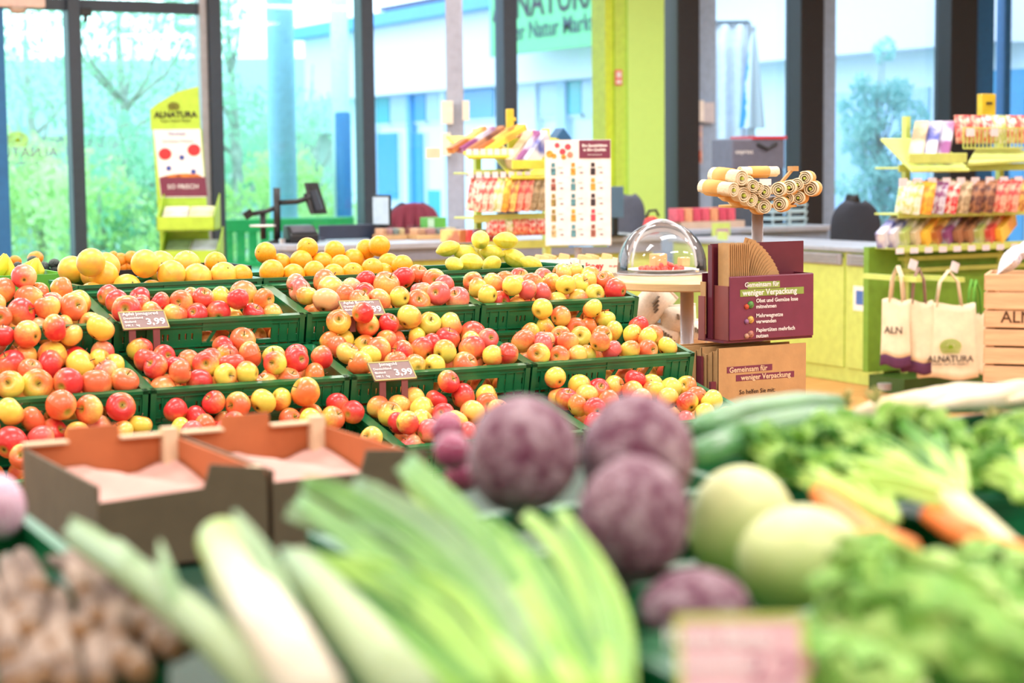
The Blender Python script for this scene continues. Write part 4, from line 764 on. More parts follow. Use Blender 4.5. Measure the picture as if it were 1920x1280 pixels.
def crate(O, label, group, tilt=TILT, barcode=False, name='fruit_crate'):
    R = Matrix.Rotation(tilt, 3, 'X'); loc = Vector(O) - R @ Vector((0,0,CHT))
    c = thing(name, label, 'crate', loc, rot=(tilt,0,0), group=group)
    link('front_panel', PF, c); b = link('back_panel', PBk, c, (0,CDP-.010,0)); link('side_panel', PS, c); link('side_panel', PS, c, (CWD-.010,0,0)); link('base', base_, c)
    if barcode:
        lb = obj('label_strip', MB().box((.36,.0,.018), (.20,.003,.022)), LABM, c, bevel=.0014); mb = MB(); rq = random.Random(9)
        x = .37
        while x < .44: w_ = rq.choice((.0012,.002,.003)); mb.box((x,-.0018,.018), (w_,.001,.013)); x += w_+rq.choice((.0014,.0026))
        obj('barcode', mb, BARC, lb)
    return c
ROWS = {2: Vector((1.566,5.303,CAMZ-.451)), 3: Vector((1.565,4.970,CAMZ-.611)), 4: Vector((1.578,4.650,CAMZ-.779))}
ROWS[1] = Vector((1.566,5.665,CAMZ-.360)); FLAT = Matrix.Identity(3)
STEPX = .6015
kindname = {1:'back', 2:'upper apple', 3:'middle apple', 4:'lower apple'}
where = {1:{0:'grapefruit crate in the back row',1:'orange crate in the back row',2:'lemon crate in the back row',-1:'leftmost crate of the back row'}}
colw = {-1:'leftmost', 0:'left-centre', 1:'right-centre', 2:'rightmost'}
SIGNED = {(2,0):'with the Jonagored sign',(2,1):'with the Braeburn sign',(3,1):'with the Jonagold sign'}
def cname(r, c): return where[1][c] if r == 1 else ('%s %s apple crate' % ({2:'upper',3:'middle',4:'lower'}[r], colw[c]))
for r in (1,2,3,4):
    for c in ((0,1,2) if r == 1 else (-1,0,1,2)):
        crate(ROWS[r]+Vector((c*STEPX,0,0)), 'green plastic %s' % cname(r, c), 'green fruit crates', tilt=(0 if r == 1 else TILT), barcode=(r, c) in ((2,0),(3,2),(3,1),(2,2)))
# stepped stand under the crates
ds = thing('crate_stand', 'dark stepped stand under the green fruit crates', 'stand', (ROWS[4].x-STEPX, ROWS[4].y, 0)); o4 = ds.location
for r in (1,2,3,4):
    TT = 0 if r == 1 else math.tan(TILT); b = ROWS[r] - (FLAT if r == 1 else RX) @ Vector((0,0,CHT)); obj('shelf', MB().prism([(0,b.y-o4.y,b.z-.022),(0,b.y-o4.y+CDP*.97,b.z-.022+CDP*.97*TT),(0,b.y-o4.y+CDP*.97,b.z-.002+CDP*.97*TT),(0,b.y-o4.y,b.z-.002)], (4*STEPX,0,0)), DARK, ds)
    obj('riser', MB().span((.02,b.y-o4.y+.16,0), (4*STEPX-.02,b.y-o4.y+.18,b.z-.022+.16*TT-.002)), DARK, ds)

# ---------------------------------------------------------------- apples
def applemesh(rx, hz, dip, lob):
    m = MB(); n, k = 22, 16
    def pt(i, j):
        ph = pi*j/k; a = 2*pi*i/n; s = sin(ph); x = s*(1+.10*cos(ph)); z = cos(ph)*hz
        if j == 0: x = .0001
        if j == k: x = .0001
        l = 1+lob*cos(5*a)*(.35+.65*(1-cos(ph))/2)*s
        d = dip*exp(-(x/.30)**2) if ph < pi/2 else -.62*dip*exp(-(x/.26)**2)
        return (x*rx*l*cos(a), x*rx*l*sin(a), z-d)
    m.grid(lambda u,v: pt(u*n, v*k), n, k); return m
def applemat(name, base, mid, blush, cover, gloss=.22):
    m = bpy.data.materials.new(name); m.use_nodes = True; nt = m.node_tree; b = nt.nodes['Principled BSDF']; N = nt.nodes.new; L = nt.links.new
    tc = N('ShaderNodeTexCoord'); oi = N('ShaderNodeObjectInfo')
    d = N('ShaderNodeVectorMath'); d.operation = 'DOT_PRODUCT'; d.inputs[1].default_value = (.62,.28,.30); L(tc.outputs['Object'], d.inputs[0])
    mp = N('ShaderNodeMapping'); mp.inputs['Scale'].default_value = (7,7,1.3); L(tc.outputs['Object'], mp.inputs[0])
    ad = N('ShaderNodeVectorMath'); ad.operation = 'ADD'; L(mp.outputs[0], ad.inputs[0])
    cmb = N('ShaderNodeCombineXYZ'); ml = N('ShaderNodeMath'); ml.operation = 'MULTIPLY'; ml.inputs[1].default_value = 31; L(oi.outputs['Random'], ml.inputs[0]); L(ml.outputs[0], cmb.inputs[0]); L(cmb.outputs[0], ad.inputs[1])
    n1 = N('ShaderNodeTexNoise'); n1.inputs['Scale'].default_value = 1.0; n1.inputs['Detail'].default_value = 4; L(ad.outputs[0], n1.inputs['Vector'])
    n2 = N('ShaderNodeTexNoise'); n2.inputs['Scale'].default_value = 1.7; n2.inputs['Detail'].default_value = 1; L(tc.outputs['Object'], n2.inputs['Vector'])
    a1 = N('ShaderNodeMath'); a1.operation = 'MULTIPLY_ADD'; a1.inputs[1].default_value = .55; L(n1.outputs['Fac'], a1.inputs[0]); L(d.outputs['Value'], a1.inputs[2])
    a2 = N('ShaderNodeMath'); a2.operation = 'MULTIPLY_ADD'; a2.inputs[1].default_value = .5; L(n2.outputs['Fac'], a2.inputs[0]); L(a1.outputs[0], a2.inputs[2])
    a3 = N('ShaderNodeMath'); a3.operation = 'MULTIPLY_ADD'; a3.inputs[1].default_value = .45; L(oi.outputs['Random'], a3.inputs[0]); L(a2.outputs[0], a3.inputs[2])
    a4 = N('ShaderNodeMath'); a4.operation = 'ADD'; a4.inputs[1].default_value = cover-.62; L(a3.outputs[0], a4.inputs[0])
    r = N('ShaderNodeValToRGB'); L(a4.outputs[0], r.inputs[0]); e = r.color_ramp.elements
    e[0].position = .12; e[0].color = (*lin(base),1); e[1].position = .92; e[1].color = (*lin(blush),1); x = e.new(.45); x.color = (*lin(mid),1)
    # greenish stem dimple
    sp_ = N('ShaderNodeSeparateXYZ'); L(tc.outputs['Object'], sp_.inputs[0])
    ln = N('ShaderNodeVectorMath'); ln.operation = 'MULTIPLY'; ln.inputs[1].default_value = (1,1,0); L(tc.outputs['Object'], ln.inputs[0])
    le = N('ShaderNodeVectorMath'); le.operation = 'LENGTH'; L(ln.outputs[0], le.inputs[0])
    mr = N('ShaderNodeMapRange'); mr.inputs['From Min'].default_value = .10; mr.inputs['From Max'].default_value = .38; mr.inputs['To Min'].default_value = 1; mr.inputs['To Max'].default_value = 0; L(le.outputs['Value'], mr.inputs[0])
    mx = N('ShaderNodeMix'); mx.data_type = 'RGBA'; L(mr.outputs[0], mx.inputs[0]); L(r.outputs[0], mx.inputs[6]); mx.inputs[7].default_value = (*lin((.66,.60,.22)),1)
    L(mx.outputs[2], b.inputs['Base Color']); b.inputs['Roughness'].default_value = gloss+.1; b.inputs['Coat Weight'].default_value = .25; b.inputs['Coat Roughness'].default_value = .18
    b.inputs['Subsurface Weight'].default_value = .12; b.inputs['Subsurface Radius'].default_value = (.4,.2,.1); b.inputs['Subsurface Scale'].default_value = .15
    return m
AM = {'r': applemat('apple_red', (.96,.66,.30), (.94,.46,.30), (.87,.22,.22), .70), 'p': applemat('apple_pink', (.97,.74,.50), (.96,.58,.44), (.91,.38,.36), .66),
      'o': applemat('apple_orange', (.97,.80,.38), (.98,.66,.36), (.94,.44,.27), .52), 'm': applemat('apple_mixed', (.93,.85,.34), (.96,.64,.32), (.88,.30,.24), .48),
      'y': applemat('apple_yellow', (.94,.85,.34), (.96,.76,.34), (.93,.48,.24), .26), 'g': applemat('apple_green', (.84,.84,.36), (.88,.82,.34), (.92,.58,.28), .20)}
word = {'r':'mostly red apple','p':'pink-red apple','o':'orange-blushed apple','m':'red-yellow streaked apple','y':'yellow blushed apple','g':'yellow-green apple'}
AV = [applemesh(1.0,.90,.30,.012), applemesh(1.0,.96,.34,.03), applemesh(1.0,.84,.28,.02)]
AMESH = {(v, k): AV[v].mesh('apple_%s%d' % (k, v), AM[k], True) for v in range(3) for k in AM}
STEM = MB().tube([(0,0,.55),(.03,.01,.78),(.10,.02,1.02)], [.035,.030,.045], 6).mesh('stem', M('apple_stem', (.36,.25,.14), .8), True)
CALYX = MB().lathe([(.0,-.66),(.07,-.70),(.10,-.76),(.05,-.74),(0,-.70)], 7).mesh('calyx', M('apple_calyx', (.30,.22,.12), .9))
# visible apples: x y r kind, in the pixels of three enlarged views of the photograph
V = {'L': (0,440), 'M': (400,420), 'R': (800,420)}; ZS = 3.048
APPLES = {
 (2,-1): ('L', "50 315 75 o,130 270 70 p,160 345 82 o,320 320 75 y,30 470 60 o,125 455 78 r,270 450 72 o,300 395 58 p,400 440 78 o,445 390 72 y,365 505 55 o,230 515 45 p,515 505 58 o,225 330 50 o,-40 400 70 o"),
 (3,-1): ('L', "25 595 58 r,165 600 78 o,160 665 76 o,325 585 78 r,400 610 60 o,525 590 82 y,510 630 84 r,615 680 46 p,320 645 84 m,60 725 92 r,290 735 86 r,450 745 86 y,540 700 60 y,640 750 64 y,70 860 76 y,195 860 88 y,370 850 82 r,555 850 88 o,720 835 78 o,610 790 48 p,175 775 42 o,-40 860 70 r,-50 660 80 o"),
 (4,-1): ('L', "60 1030 80 y,185 1060 72 o,340 1010 86 o,310 1095 84 r,525 1015 84 o,690 1000 84 r,800 1090 60 y,235 1165 78 p,60 1190 92 r,415 1135 72 o,560 1090 72 p,690 1110 60 o,130 1270 70 o,-40 1100 80 o"),
 (2,0): ('L', "580 370 54 r,670 375 64 r,700 430 82 r,800 365 62 r,780 412 50 r,870 445 64 o,925 405 54 r,1000 450 66 o,1050 400 64 o,1140 445 62 r,1110 378 40 o,1175 400 56 m,1270 437 66 r,1360 415 54 r,1262 358 54 y,1390 342 82 o,1430 448 44 r,1505 370 44 y,1515 455 58 o,1330 455 50 o"),
 (3,0): ('L', "800 660 72 m,815 720 68 m,935 695 64 r,870 790 68 r,930 850 76 o,1010 755 68 r,1080 735 48 o,1010 815 62 o,1135 825 70 r,1165 770 72 m,1210 715 52 m", 'M', "65 700 46 r,155 665 72 o,210 745 74 o,80 750 58 m,110 805 72 m,60 865 66 y,190 850 64 y,345 755 60 g,345 825 64 m,320 885 58 o,475 745 60 r,480 810 68 r,450 865 64 o,610 800 64 r,595 840 70 y"),
 (4,0): ('L', "965 1045 66 r,980 1085 66 m,1240 1010 52 r,1235 1050 64 m,1160 1095 62 o,1290 1095 58 p,1075 1105 42 p,1060 1050 40 r", 'M', "140 1050 74 o,285 1015 74 y,380 1015 48 y,500 990 84 y,40 1105 54 o,70 1150 52 p,615 1075 58 o,745 1065 70 o,855 1060 64 r,530 1115 62 y,905 1225 50 y,690 1045 34 r,430 1090 50 o"),
 (2,1): ('M', "475 345 58 p,495 390 62 p,645 335 78 o,540 420 54 y,615 440 74 p,700 385 74 o,785 368 48 p,820 435 54 o,880 325 54 r,865 395 34 r,955 440 68 o,980 345 74 o,1100 305 68 r,1085 420 58 y,1185 435 70 o,1190 388 50 p,1262 312 66 o,1175 290 48 o,1300 410 66 p,1450 420 68 p,1330 335 40 p,760 410 40 o"),
 (3,1): ('M', "730 588 68 y,640 682 50 y,700 708 48 o,768 645 54 y,835 648 66 y,765 728 66 o,885 585 64 o,880 530 54 r,985 578 46 r,830 800 66 y,860 742 34 y,940 728 72 o,985 662 62 r,1065 640 54 o,1070 558 70 g,1150 638 38 y,1085 728 64 r,1045 788 44 o,1205 712 70 r,1155 808 48 y", 'R', "5 582 66 g,155 592 72 o,115 642 70 r,20 695 42 r,125 742 66 g,205 792 72 o,252 672 58 o,315 737 74 r,375 630 76 m,470 628 48 p,390 750 48 y,492 747 62 m,40 808 54 y"),
 (4,1): ('M', "960 1050 52 o,965 1112 70 y,1060 1045 66 o,1130 1005 46 o,1180 1062 72 g,1070 1135 38 r,1170 1135 70 y,1045 1185 62 m,1085 1228 56 p,1195 1200 66 p", 'R', "120 908 66 r,205 982 72 r,60 1002 60 r,80 1087 54 r,342 985 66 y,352 1032 56 o,260 1078 68 o,165 1125 50 y,110 1182 58 p,100 1225 50 p,215 1190 48 p,400 1060 50 o,420 1120 55 p"),
 (2,2): ('R', "272 330 48 o,265 366 54 y,380 338 58 o,312 420 44 y,402 422 56 r,460 330 48 y,530 306 40 m,495 342 58 y,592 342 62 o,490 402 52 y,520 424 48 g,592 402 52 p,670 312 44 p,702 332 48 y,680 402 54 p,790 285 60 o,845 280 42 o,912 288 44 y,775 392 56 y,872 342 56 g,855 415 48 o,940 402 54 g,932 322 48 o,1010 322 54 o,1080 375 64 r,722 407 38 o"),
 (3,2): ('R', "545 675 68 o,592 622 48 y,665 500 58 y,680 575 60 y,780 540 58 o,635 740 62 y,660 672 48 p,660 712 42 p,755 755 58 o,765 642 58 m,840 582 44 o,882 642 54 g,930 572 52 y,945 502 46 y,1015 547 50 g,1000 642 60 y,840 700 58 o,875 740 56 o,950 732 48 g,972 710 48 o,1110 622 58 g,1060 722 50 p,1182 632 44 y,1212 582 48 r,1160 722 56 y,1265 638 52 o,1262 668 48 y,1275 708 56 o,1375 702 56 y"),
 (4,2): ('R', "690 937 60 m,890 930 64 m,912 980 64 o,760 972 62 r,1000 937 52 r,1075 932 48 o,1180 902 62 r,1145 935 54 o,835 1060 62 y,932 1072 38 r,890 1132 48 r,1302 922 46 o,1295 945 44 y,1395 932 60 g,1470 928 36 y,1405 1002 60 o,1478 1018 62 m,1545 990 54 o,1635 1035 62 g,1585 1080 54 m,1510 1122 56 p,1700 1097 58 o,555 962 62 o,1040 1010 50 o,1230 1000 50 p"),
}
rA = random.Random(21)
def place(O, items, rdef, lo=-.045, RX=RX):
    """items (px, py, rpx, key): rays cut the tilted plane of the heap inside the crate whose rim corner is O"""
    Ri = RX.transposed(); out = []
    for px, py, rp, key in items:
        d = ray(px, py); c = Ri @ (CAM0 - Vector(O)); dl = Ri @ d
        D0 = (Vector(O)-CAM0).dot(FWD)+.3
        r = max(rdef*.88, min(rdef*1.14, rp*1.06/F*D0)); 
        t = (.022 - c.z)/dl.z if abs(dl.z) > 1e-6 else 0; y = c.y + dl.y*t
        yc = max(.012+r, min(CDP-.014-r, y))
        if yc != y or t <= 0: t = (yc - c.y)/dl.y
        p = c + dl*t; p.x = max(.012+r, min(CWD-.012-r, p.x)); p.z = max(lo, p.z); out.append([p, r, key])
    for it in range(60):
        for i in range(len(out)):
            for j in range(i):
                a, b = out[i], out[j]; v = a[0]-b[0]; L = v.length; g = (a[1]+b[1])*.945 - L
                if g > 0:
                    v = v/L if L > 1e-6 else Vector((0,1,0)); v.y *= 1.5; v.z *= .55; v.normalize(); a[0] += v*g*.5; b[0] -= v*g*.5
        for a in out:
            a[0].x = max(.011+a[1], min(CWD-.011-a[1], a[0].x)); a[0].y = max(.011+a[1], min(CDP-.008-a[1], a[0].y)); a[0].z = max(lo-.02, a[0].z)
    return [(Vector(O) + RX @ p, r, key) for p, r, key in out]
def apple(P, r, kind, label, group):
    o = link('apple', AMESH[(rA.randrange(3), kind)], None, P); o.scale = (r,r,r)
    e = Euler((rA.uniform(-1.5,1.5), rA.uniform(-1.5,1.5), rA.uniform(0,6.28))); o.rotation_euler = e
    link('stem', STEM, o); link('calyx', CALYX, o); return tag(o, label, 'apple', group)
filler = MB(); fsrc = AV[0]
for (r, c), spec in APPLES.items():
    items = []
    for k in range(0, len(spec), 2):
        ox, oy = V[spec[k]]
        for e in spec[k+1].split(','):
            x, y, rp, kd = e.split(); items.append((ox+float(x)/ZS, oy+float(y)/ZS, float(rp)/ZS, kd))
    O = ROWS[r]+Vector((c*STEPX,0,0)); nm = cname(r, c)
    done = place(O, items, .0385)
    rank = {}
    for q_ in sorted(range(len(done)), key=lambda i: items[i][0]):
        P, rad, kd = done[q_]; rank[kd] = rank.get(kd, 0)+1
        apple(P, rad, kd, '%s %s from the left in the %s' % (ORD[rank[kd]-1], word[kd], nm), 'apples in the %s' % nm)
    for iy in range(3):                                     # lower layer seen only through the slots
        for ix in range(7):
            p = O + RX @ Vector((.055+ix*.081, .055+iy*.105, -.085))
            if all((p-q).length > .07 for q, _, _ in done): filler.add([p + Euler((ix,iy,ix*2)).to_matrix() @ Vector(v)*.037 for v in fsrc.v], fsrc.f)
fo = obj('buried_apples', filler, M2('buried_apple_skin', (.96,.74,.34), (.93,.42,.28), .35, 14, .35, .65), None, True); tag(fo, 'lower layer of apples glimpsed through the crate slots', 'apples', kind='stuff')

# ---------------------------------------------------------------- citrus row
ORM = M2('orange_peel', (.98,.62,.10), (1.0,.70,.16), .35, 6, .3, .7, bump=.12, bscale=55, coat=.1); GFM = M2('grapefruit_peel', (.99,.80,.26), (.99,.68,.30), .35, 1.2, .35, .7, bump=.1, bscale=50, coat=.1)
LEM = M2('lemon_peel', (.93,.85,.20), (.97,.91,.38), .38, 3, .3, .7, bump=.2, bscale=22, coat=.1)
def sph(f, n=20, k=14): return MB().grid(lambda u,v: f(2*pi*u, pi*v), n, k)
om = sph(lambda a,p: (sin(p)*cos(a), sin(p)*sin(a), cos(p)*.97 - .05*exp(-(sin(p)/.12)**2)*(1 if p < 1.5 else -1)))
lm = sph(lambda a,p: (sin(p)**.9*.80*cos(a)*(1+.03*sin(3*a)), sin(p)**.9*.80*sin(a), cos(p)*1.0+ (.22*cos(p)**15 if p < 1.57 else -.14*abs(cos(p))**15)), 20, 20)
OMESH, GMESH, LMESH = om.mesh('orange', ORM, True), om.mesh('grapefruit', GFM, True), lm.mesh('lemon', LEM, True)
BUT = MB().lathe([(0,.93),(.05,.945),(.07,.93),(0,.92)], 8).mesh('stem_button', M('stem_button', (.42,.40,.16), .8))
def ranked(items):
    ys = sorted(i[1] for i in items); cut = ys[len(ys)//2]; out = []
    for up in (True, False):
        for n_, it in enumerate(sorted([i for i in items if (i[1] < cut) == up])): out.append((it[0], it[1], it[2], (ORD[n_], 'upper' if up else 'lower')))
    return out
def citrus(items, O, mesh, name, rdef, label, group, lo=-.02):
    for idx, (P, r, lab_) in enumerate(place(O, ranked(items), rdef, lo, FLAT)):
        o = link(name, mesh, None, P); o.scale = (r,r,r*(1.0 if name != 'lemon' else 1.12)); o.rotation_euler = (rA.uniform(-1.4,1.4), rA.uniform(-1.4,1.4), rA.uniform(0,6)) if name != 'lemon' else (rA.uniform(1.0,2.1), rA.uniform(-.5,.5), rA.uniform(0,6))
        link('stem_button', BUT, o); tag(o, label % lab_, name, group)
def P_(s, ox, oy, sc): return [(ox+float(x)/sc, oy+float(y)/sc, float(r)/sc, 0) for x, y, r in (e.split() for e in s.split(','))]
citrus(P_("540 215 92,755 195 100,600 295 92,462 305 75,800 290 100,930 295 88,1160 185 106,1340 172 88,1075 300 72,1190 282 92,1395 270 100,1590 258 94,660 240 60,1010 270 60", 0,450,3.84), ROWS[1], GMESH, 'grapefruit', .052, '%s grapefruit from the left in the %s layer of the back row', 'grapefruits in the back row')
oranges = P_("60 275 66,130 190 66,215 160 46,250 178 58,320 180 66,395 145 54,480 180 66,590 145 56,605 215 60,705 160 64,840 155 64,970 165 64,1090 132 60,190 255 70,330 275 66,440 255 48,560 270 62,715 260 64,800 245 48,930 245 66,1075 230 62,1195 195 64", 450,430,3.2)
citrus([i for i in oranges if i[0] < 500], ROWS[1]+Vector((.0,0,0)), OMESH, 'orange', .042, '%s orange from the left, %s layer, at the right end of the grapefruit crate', 'oranges beside the grapefruits')
citrus([i for i in oranges if i[0] >= 500], ROWS[1]+Vector((STEPX-.03,0,0)), OMESH, 'orange', .042, '%s orange from the left in the %s layer of the orange crate', 'oranges in the back row')
citrus(P_("1250 115 56,1365 138 62,1445 80 66,1495 128 58,1600 75 62,1385 200 66,1510 212 60,1640 165 64,1750 208 54,1285 210 44", 450,430,3.2), ROWS[1]+Vector((2*STEPX-.06,0,0)), LMESH, 'lemon', .037, '%s lemon from the left in the %s layer of the lemon heap', 'lemons in the back row')
# bananas, avocados and tangerines beyond the left end
gb = at(62, 522, 6.25); gbx = tag(obj('green_box', MB().span((-.42,-.12,-.06), (.085,.16,-.05)).span((-.42,-.13,-.06), (.085,-.12,.0)).span((.075,-.12,-.06), (.085,.16,.0)), M('box_bright_green', (.36,.68,.22), .5), None, loc=(gb.x,gb.y,gb.z+.02)), 'bright green box of bananas at the left', 'box')
obj('support', MB().span((-.4,-.1,-gb.z-.02), (.08,.15,-.062)), DARK, gbx)
BAN = M2('banana_peel', (.95,.82,.22), (.80,.78,.30), .5, 5, .45, .75)
for i, pts in enumerate((((-8,520),(4,500),(10,484),(9,476)),((10,522),(20,505),(14,488),(10,478)),((30,524),(46,505),(62,492),(70,485)),((52,526),(62,508),(66,494),(69,485)),((72,522),(73,506),(71,494),(69,484)),((-20,520),(-8,498),(4,486),(9,476)))):
    b = tag(obj('banana', MB().tube([at(x,y,6.35+.03*(i % 3)) for x, y in pts], [.019,.020,.012,.006], 8), BAN, None, True), '%s yellow banana from the left in the green box' % ORD[(1,2,3,4,5,0)[i]], 'banana', 'bananas at the left')
D7 = 7.4; bk = at(150, 508, D7)
bb = thing('black_crate', 'black crate of avocados and tangerines behind the grapefruits', 'crate', (bk.x-.55,bk.y-.05,0))
for nm_, a, b in (('front_panel',(0,0,bk.z-.10),(1.25,.012,bk.z)),('back_panel',(0,.34,bk.z-.10),(1.25,.352,bk.z)),('side_panel',(0,.012,bk.z-.10),(.012,.34,bk.z)),('side_panel',(1.238,.012,bk.z-.10),(1.25,.34,bk.z)),('base',(.0,0,bk.z-.11),(1.25,.352,bk.z-.10)),('stand',(.05,.05,0),(1.2,.3,bk.z-.112))): obj(nm_, MB().span(a, b), BLK, bb)
AVO = M2('avocado_skin', (.13,.18,.15), (.42,.50,.48), .5, 7, .45, .75, bump=.3, bscale=40)
avm = sph(lambda a,p: (sin(p)*(.72-.16*cos(p))*cos(a), sin(p)*(.72-.16*cos(p))*sin(a), cos(p)), 16, 12).mesh('avocado', AVO, True)
for n_, (x, y, r) in enumerate(sorted(((240,145,42),(130,182,34),(320,192,46),(395,168,44),(490,160,48),(400,212,40),(80,195,36),(30,200,36),(540,190,40),(260,205,36)))):
    o = link('avocado', avm, None, at(x/3.84, 450+y/3.84, 7.5)); s_ = r/3.84/F*7.5*1.15; o.scale = (s_,s_,s_); o.rotation_euler = (1.4,rA.uniform(-.5,.5),rA.uniform(0,6)); tag(o, '%s dark avocado from the left in the black crate' % ORD[n_], 'avocado', 'avocados in the black crate')
TGM = M2('tangerine_peel', (.98,.52,.08), (.98,.62,.16), .4, 6, .3, .7, bump=.1, bscale=50); tgm = om.mesh('tangerine', TGM, True)
for n_, (x, y, r) in enumerate(sorted(((812,115,38),(865,145,54),(952,130,56),(940,185,42),(1020,188,42),(605,155,42),(680,172,32),(110,152,46),(255,130,58),(890,190,40),(800,160,36)))):
    o = link('tangerine', tgm, None, at(x/3.84, 450+y/3.84, 7.62)); s_ = r/3.84/F*7.62; o.scale = (s_,s_,s_*.86); o.rotation_euler = (rA.uniform(-1,1),rA.uniform(-1,1),0); link('stem_button', BUT, o); tag(o, '%s tangerine from the left in the black crate behind the grapefruits' % ORD[n_], 'tangerine', 'tangerines in the black crate')

# ---------------------------------------------------------------- chalk price signs
SGM = M('slate_mauve', (.56,.47,.46), .7); SGE = M('sign_edge', (.70,.67,.40), .6); SLEG = M('sign_leg', (.50,.27,.27), .55)
def chalk(px0, py0, px1, py1, pxb, pyb, t, label, l1, rest, price, leg):
    """top-left, top-right, bottom-right pixel of the tilted plate; t: its place in front of the crate"""
    a, b = at_t(px0,py0,t+.03), at_t(px1,py1,t+.03); W_ = (b.x-a.x)*1.08; c = at_t(pxb,pyb,t-.03)
    s = thing('price_sign', label, 'price sign', (a.x-.004,t-.03,c.z), rot=(radians(-48),0,0), group='chalk price signs')
    h = (Vector((0,.06,a.z-c.z))).length
    obj('plate', MB().span((0,0,0), (W_,.004,h)), SGM, s); obj('border', MB().span((0,-.001,0), (W_,.001,.004)).span((0,-.001,h-.004), (W_,.001,h)).span((0,-.001,0), (.003,.001,h)).span((W_-.003,-.001,0), (W_,.001,h)), SGE, s)
    text(l1, .0165, TXTW, s, fxz(W_*.46,-.0012,h*.83)); 
    for i, x in enumerate(rest): text(x, .0115, TXTW, s, fxz(W_*.07,-.0012,h*(.60-.2*i)), 'small_lettering', align='LEFT')
    text(price, .034, TXTW, s, fxz(W_*.74,-.0012,h*.36), 'price', bold=.0006)
    for x in (.2,.72):
        p = Vector((W_*x,.003,h*.1)); 
        q = Matrix.Rotation(radians(48),3,'X') @ Vector((0,0,-leg)); obj('leg', MB().bar(p, p+q, .020, .004, tuple(Matrix.Rotation(radians(48),3,'X') @ Vector((0,1,0)))), SLEG, s)
chalk(222,590,302,587,314,614,ROWS[2].y-.035,'chalk price sign reading 3,99 on the upper left-centre apple crate','Apfel Jonagored',('Deutschland','Bioland','HK I   kg'),'3,99',.085)
chalk(634,572,705,567,721,590,ROWS[2].y-.03,'chalk price sign half hidden by apples on the upper right-centre crate','Apfel Braeburn',('Deutschland','Bioland'),'3,99',.05)
chalk(689,684,762,680,779,709,ROWS[3].y-.035,'chalk price sign reading 3,99 on the middle right-centre apple crate','Jonagold',('Deutschland','Bioland','HK I   kg'),'3,99',.085)
# ---------------------------------------------------------------- vegetable display in the foreground
VZ = 1.03
vs = thing('vegetable_stand', 'dark stand under the vegetable crates in the foreground', 'stand', (-.4,.9,0))
obj('top', MB().span((0,0,.84), (3.3,2.2,.865)), M('stand_shade_green', (.03,.22,.14), .6), vs); obj('front', MB().span((.02,.02,0), (3.28,.05,.84)), DARK, vs); obj('back', MB().span((.02,2.12,0), (3.28,2.15,.84)), DARK, vs)  # top in darkened crate green, painting in the shadow between the crates
obj('side', MB().span((.02,.05,0), (.05,2.12,.84)), DARK, vs); obj('side', MB().span((3.25,.05,0), (3.28,2.12,.84)), DARK, vs)
vnames = {(.235,1.02,1.03):'under the leeks',(.84,1.0,1.03):'under the lettuce heads',(-.07,1.64,1.0):'under the brown roots',(-.02,2.02,1.0):'behind the brown roots',(.84,1.36,1.03):'under the beetroots and kohlrabi',(1.44,1.36,1.03):'under the carrots',(.84,1.72,1.0):'behind the beetroots',(1.44,1.72,1.0):'under the celery',
          (1.44,2.08,1.02):'under the cucumbers behind the celery',(2.04,2.08,1.0):'under the pale parsnips'}
for (s0, t0, z0), nm in vnames.items(): crate((s0,t0,z0), 'green plastic vegetable crate %s' % nm, 'green vegetable crates', tilt=radians(2), name='vegetable_crate')

# cardboard trays
TRO = M('tray_brown', (.42,.37,.29), .8, var=.06); TRI = M('tray_rust', (.74,.42,.24), .8, var=.06); TRE = M('tray_edge', (.90,.80,.66), .8)
f0, f1 = at_z(176,905,1.0), at_z(818,852,1.0); sA, tA = f0.x, (f0.y+f1.y)/2; wA = (f1.x-sA)/2
for i in range(2):
    t = thing('cardboard_tray', 'brown cardboard tray with kraft rim, the %s of the two in the foreground' % ('left','right')[i], 'cardboard tray', (sA+i*wA,tA,.868), group='cardboard trays')
    w_, d, h = wA-.008, .43, .134
    obj('front_wall', MB().prism([(0,0,0),(w_,0,0),(w_,0,h-.022),(w_*.98,0,h),(w_*.66,0,h+.012),(w_*.62,0,h-.022),(0,0,h-.03)] if i == 0 else [(0,0,0),(w_,0,0),(w_,0,h+.004),(w_*.60,0,h+.012),(w_*.56,0,h-.022),(0,0,h-.024)], (0,.005,0)), TRO, t)
    obj('back_wall', MB().span((0,d-.005,0), (w_,d,h)).span((w_*.28,d-.005,h), (w_*.62,d,h+.022)), TRI, t); obj('side_wall', MB().span((0,.005,0), (.005,d-.005,h-.006)), TRO, t); obj('side_wall', MB().span((w_-.005,.005,0), (w_,d-.005,h-.006)), TRI, t)
    obj('bottom', MB().span((0,0,0), (w_,d,.005)), TRI, t); obj('rim', MB().span((.0,d-.022,h-.001), (w_*.28,d+.002,h+.003)), TRE, t); obj('rim', MB().span((w_*.62,d-.022,h-.001), (w_,d+.002,h+.003)), TRE, t)
    obj('corner_post', MB().span((w_-.028,.006,.005), (w_-.004,.03,h-.0)), TRE, t); obj('corner_post', MB().span((w_-.028,d-.03,.005), (w_-.004,d-.006,h+.012)), TRE, t)
    obj('liner', MB().grid(lambda u,v: (.01+(w_-.02)*u, .01+(d-.02)*v, .082+.012*sin(u*9+v*5)), 8, 8), M('liner_blush', (.80,.62,.57), .8), t, True)
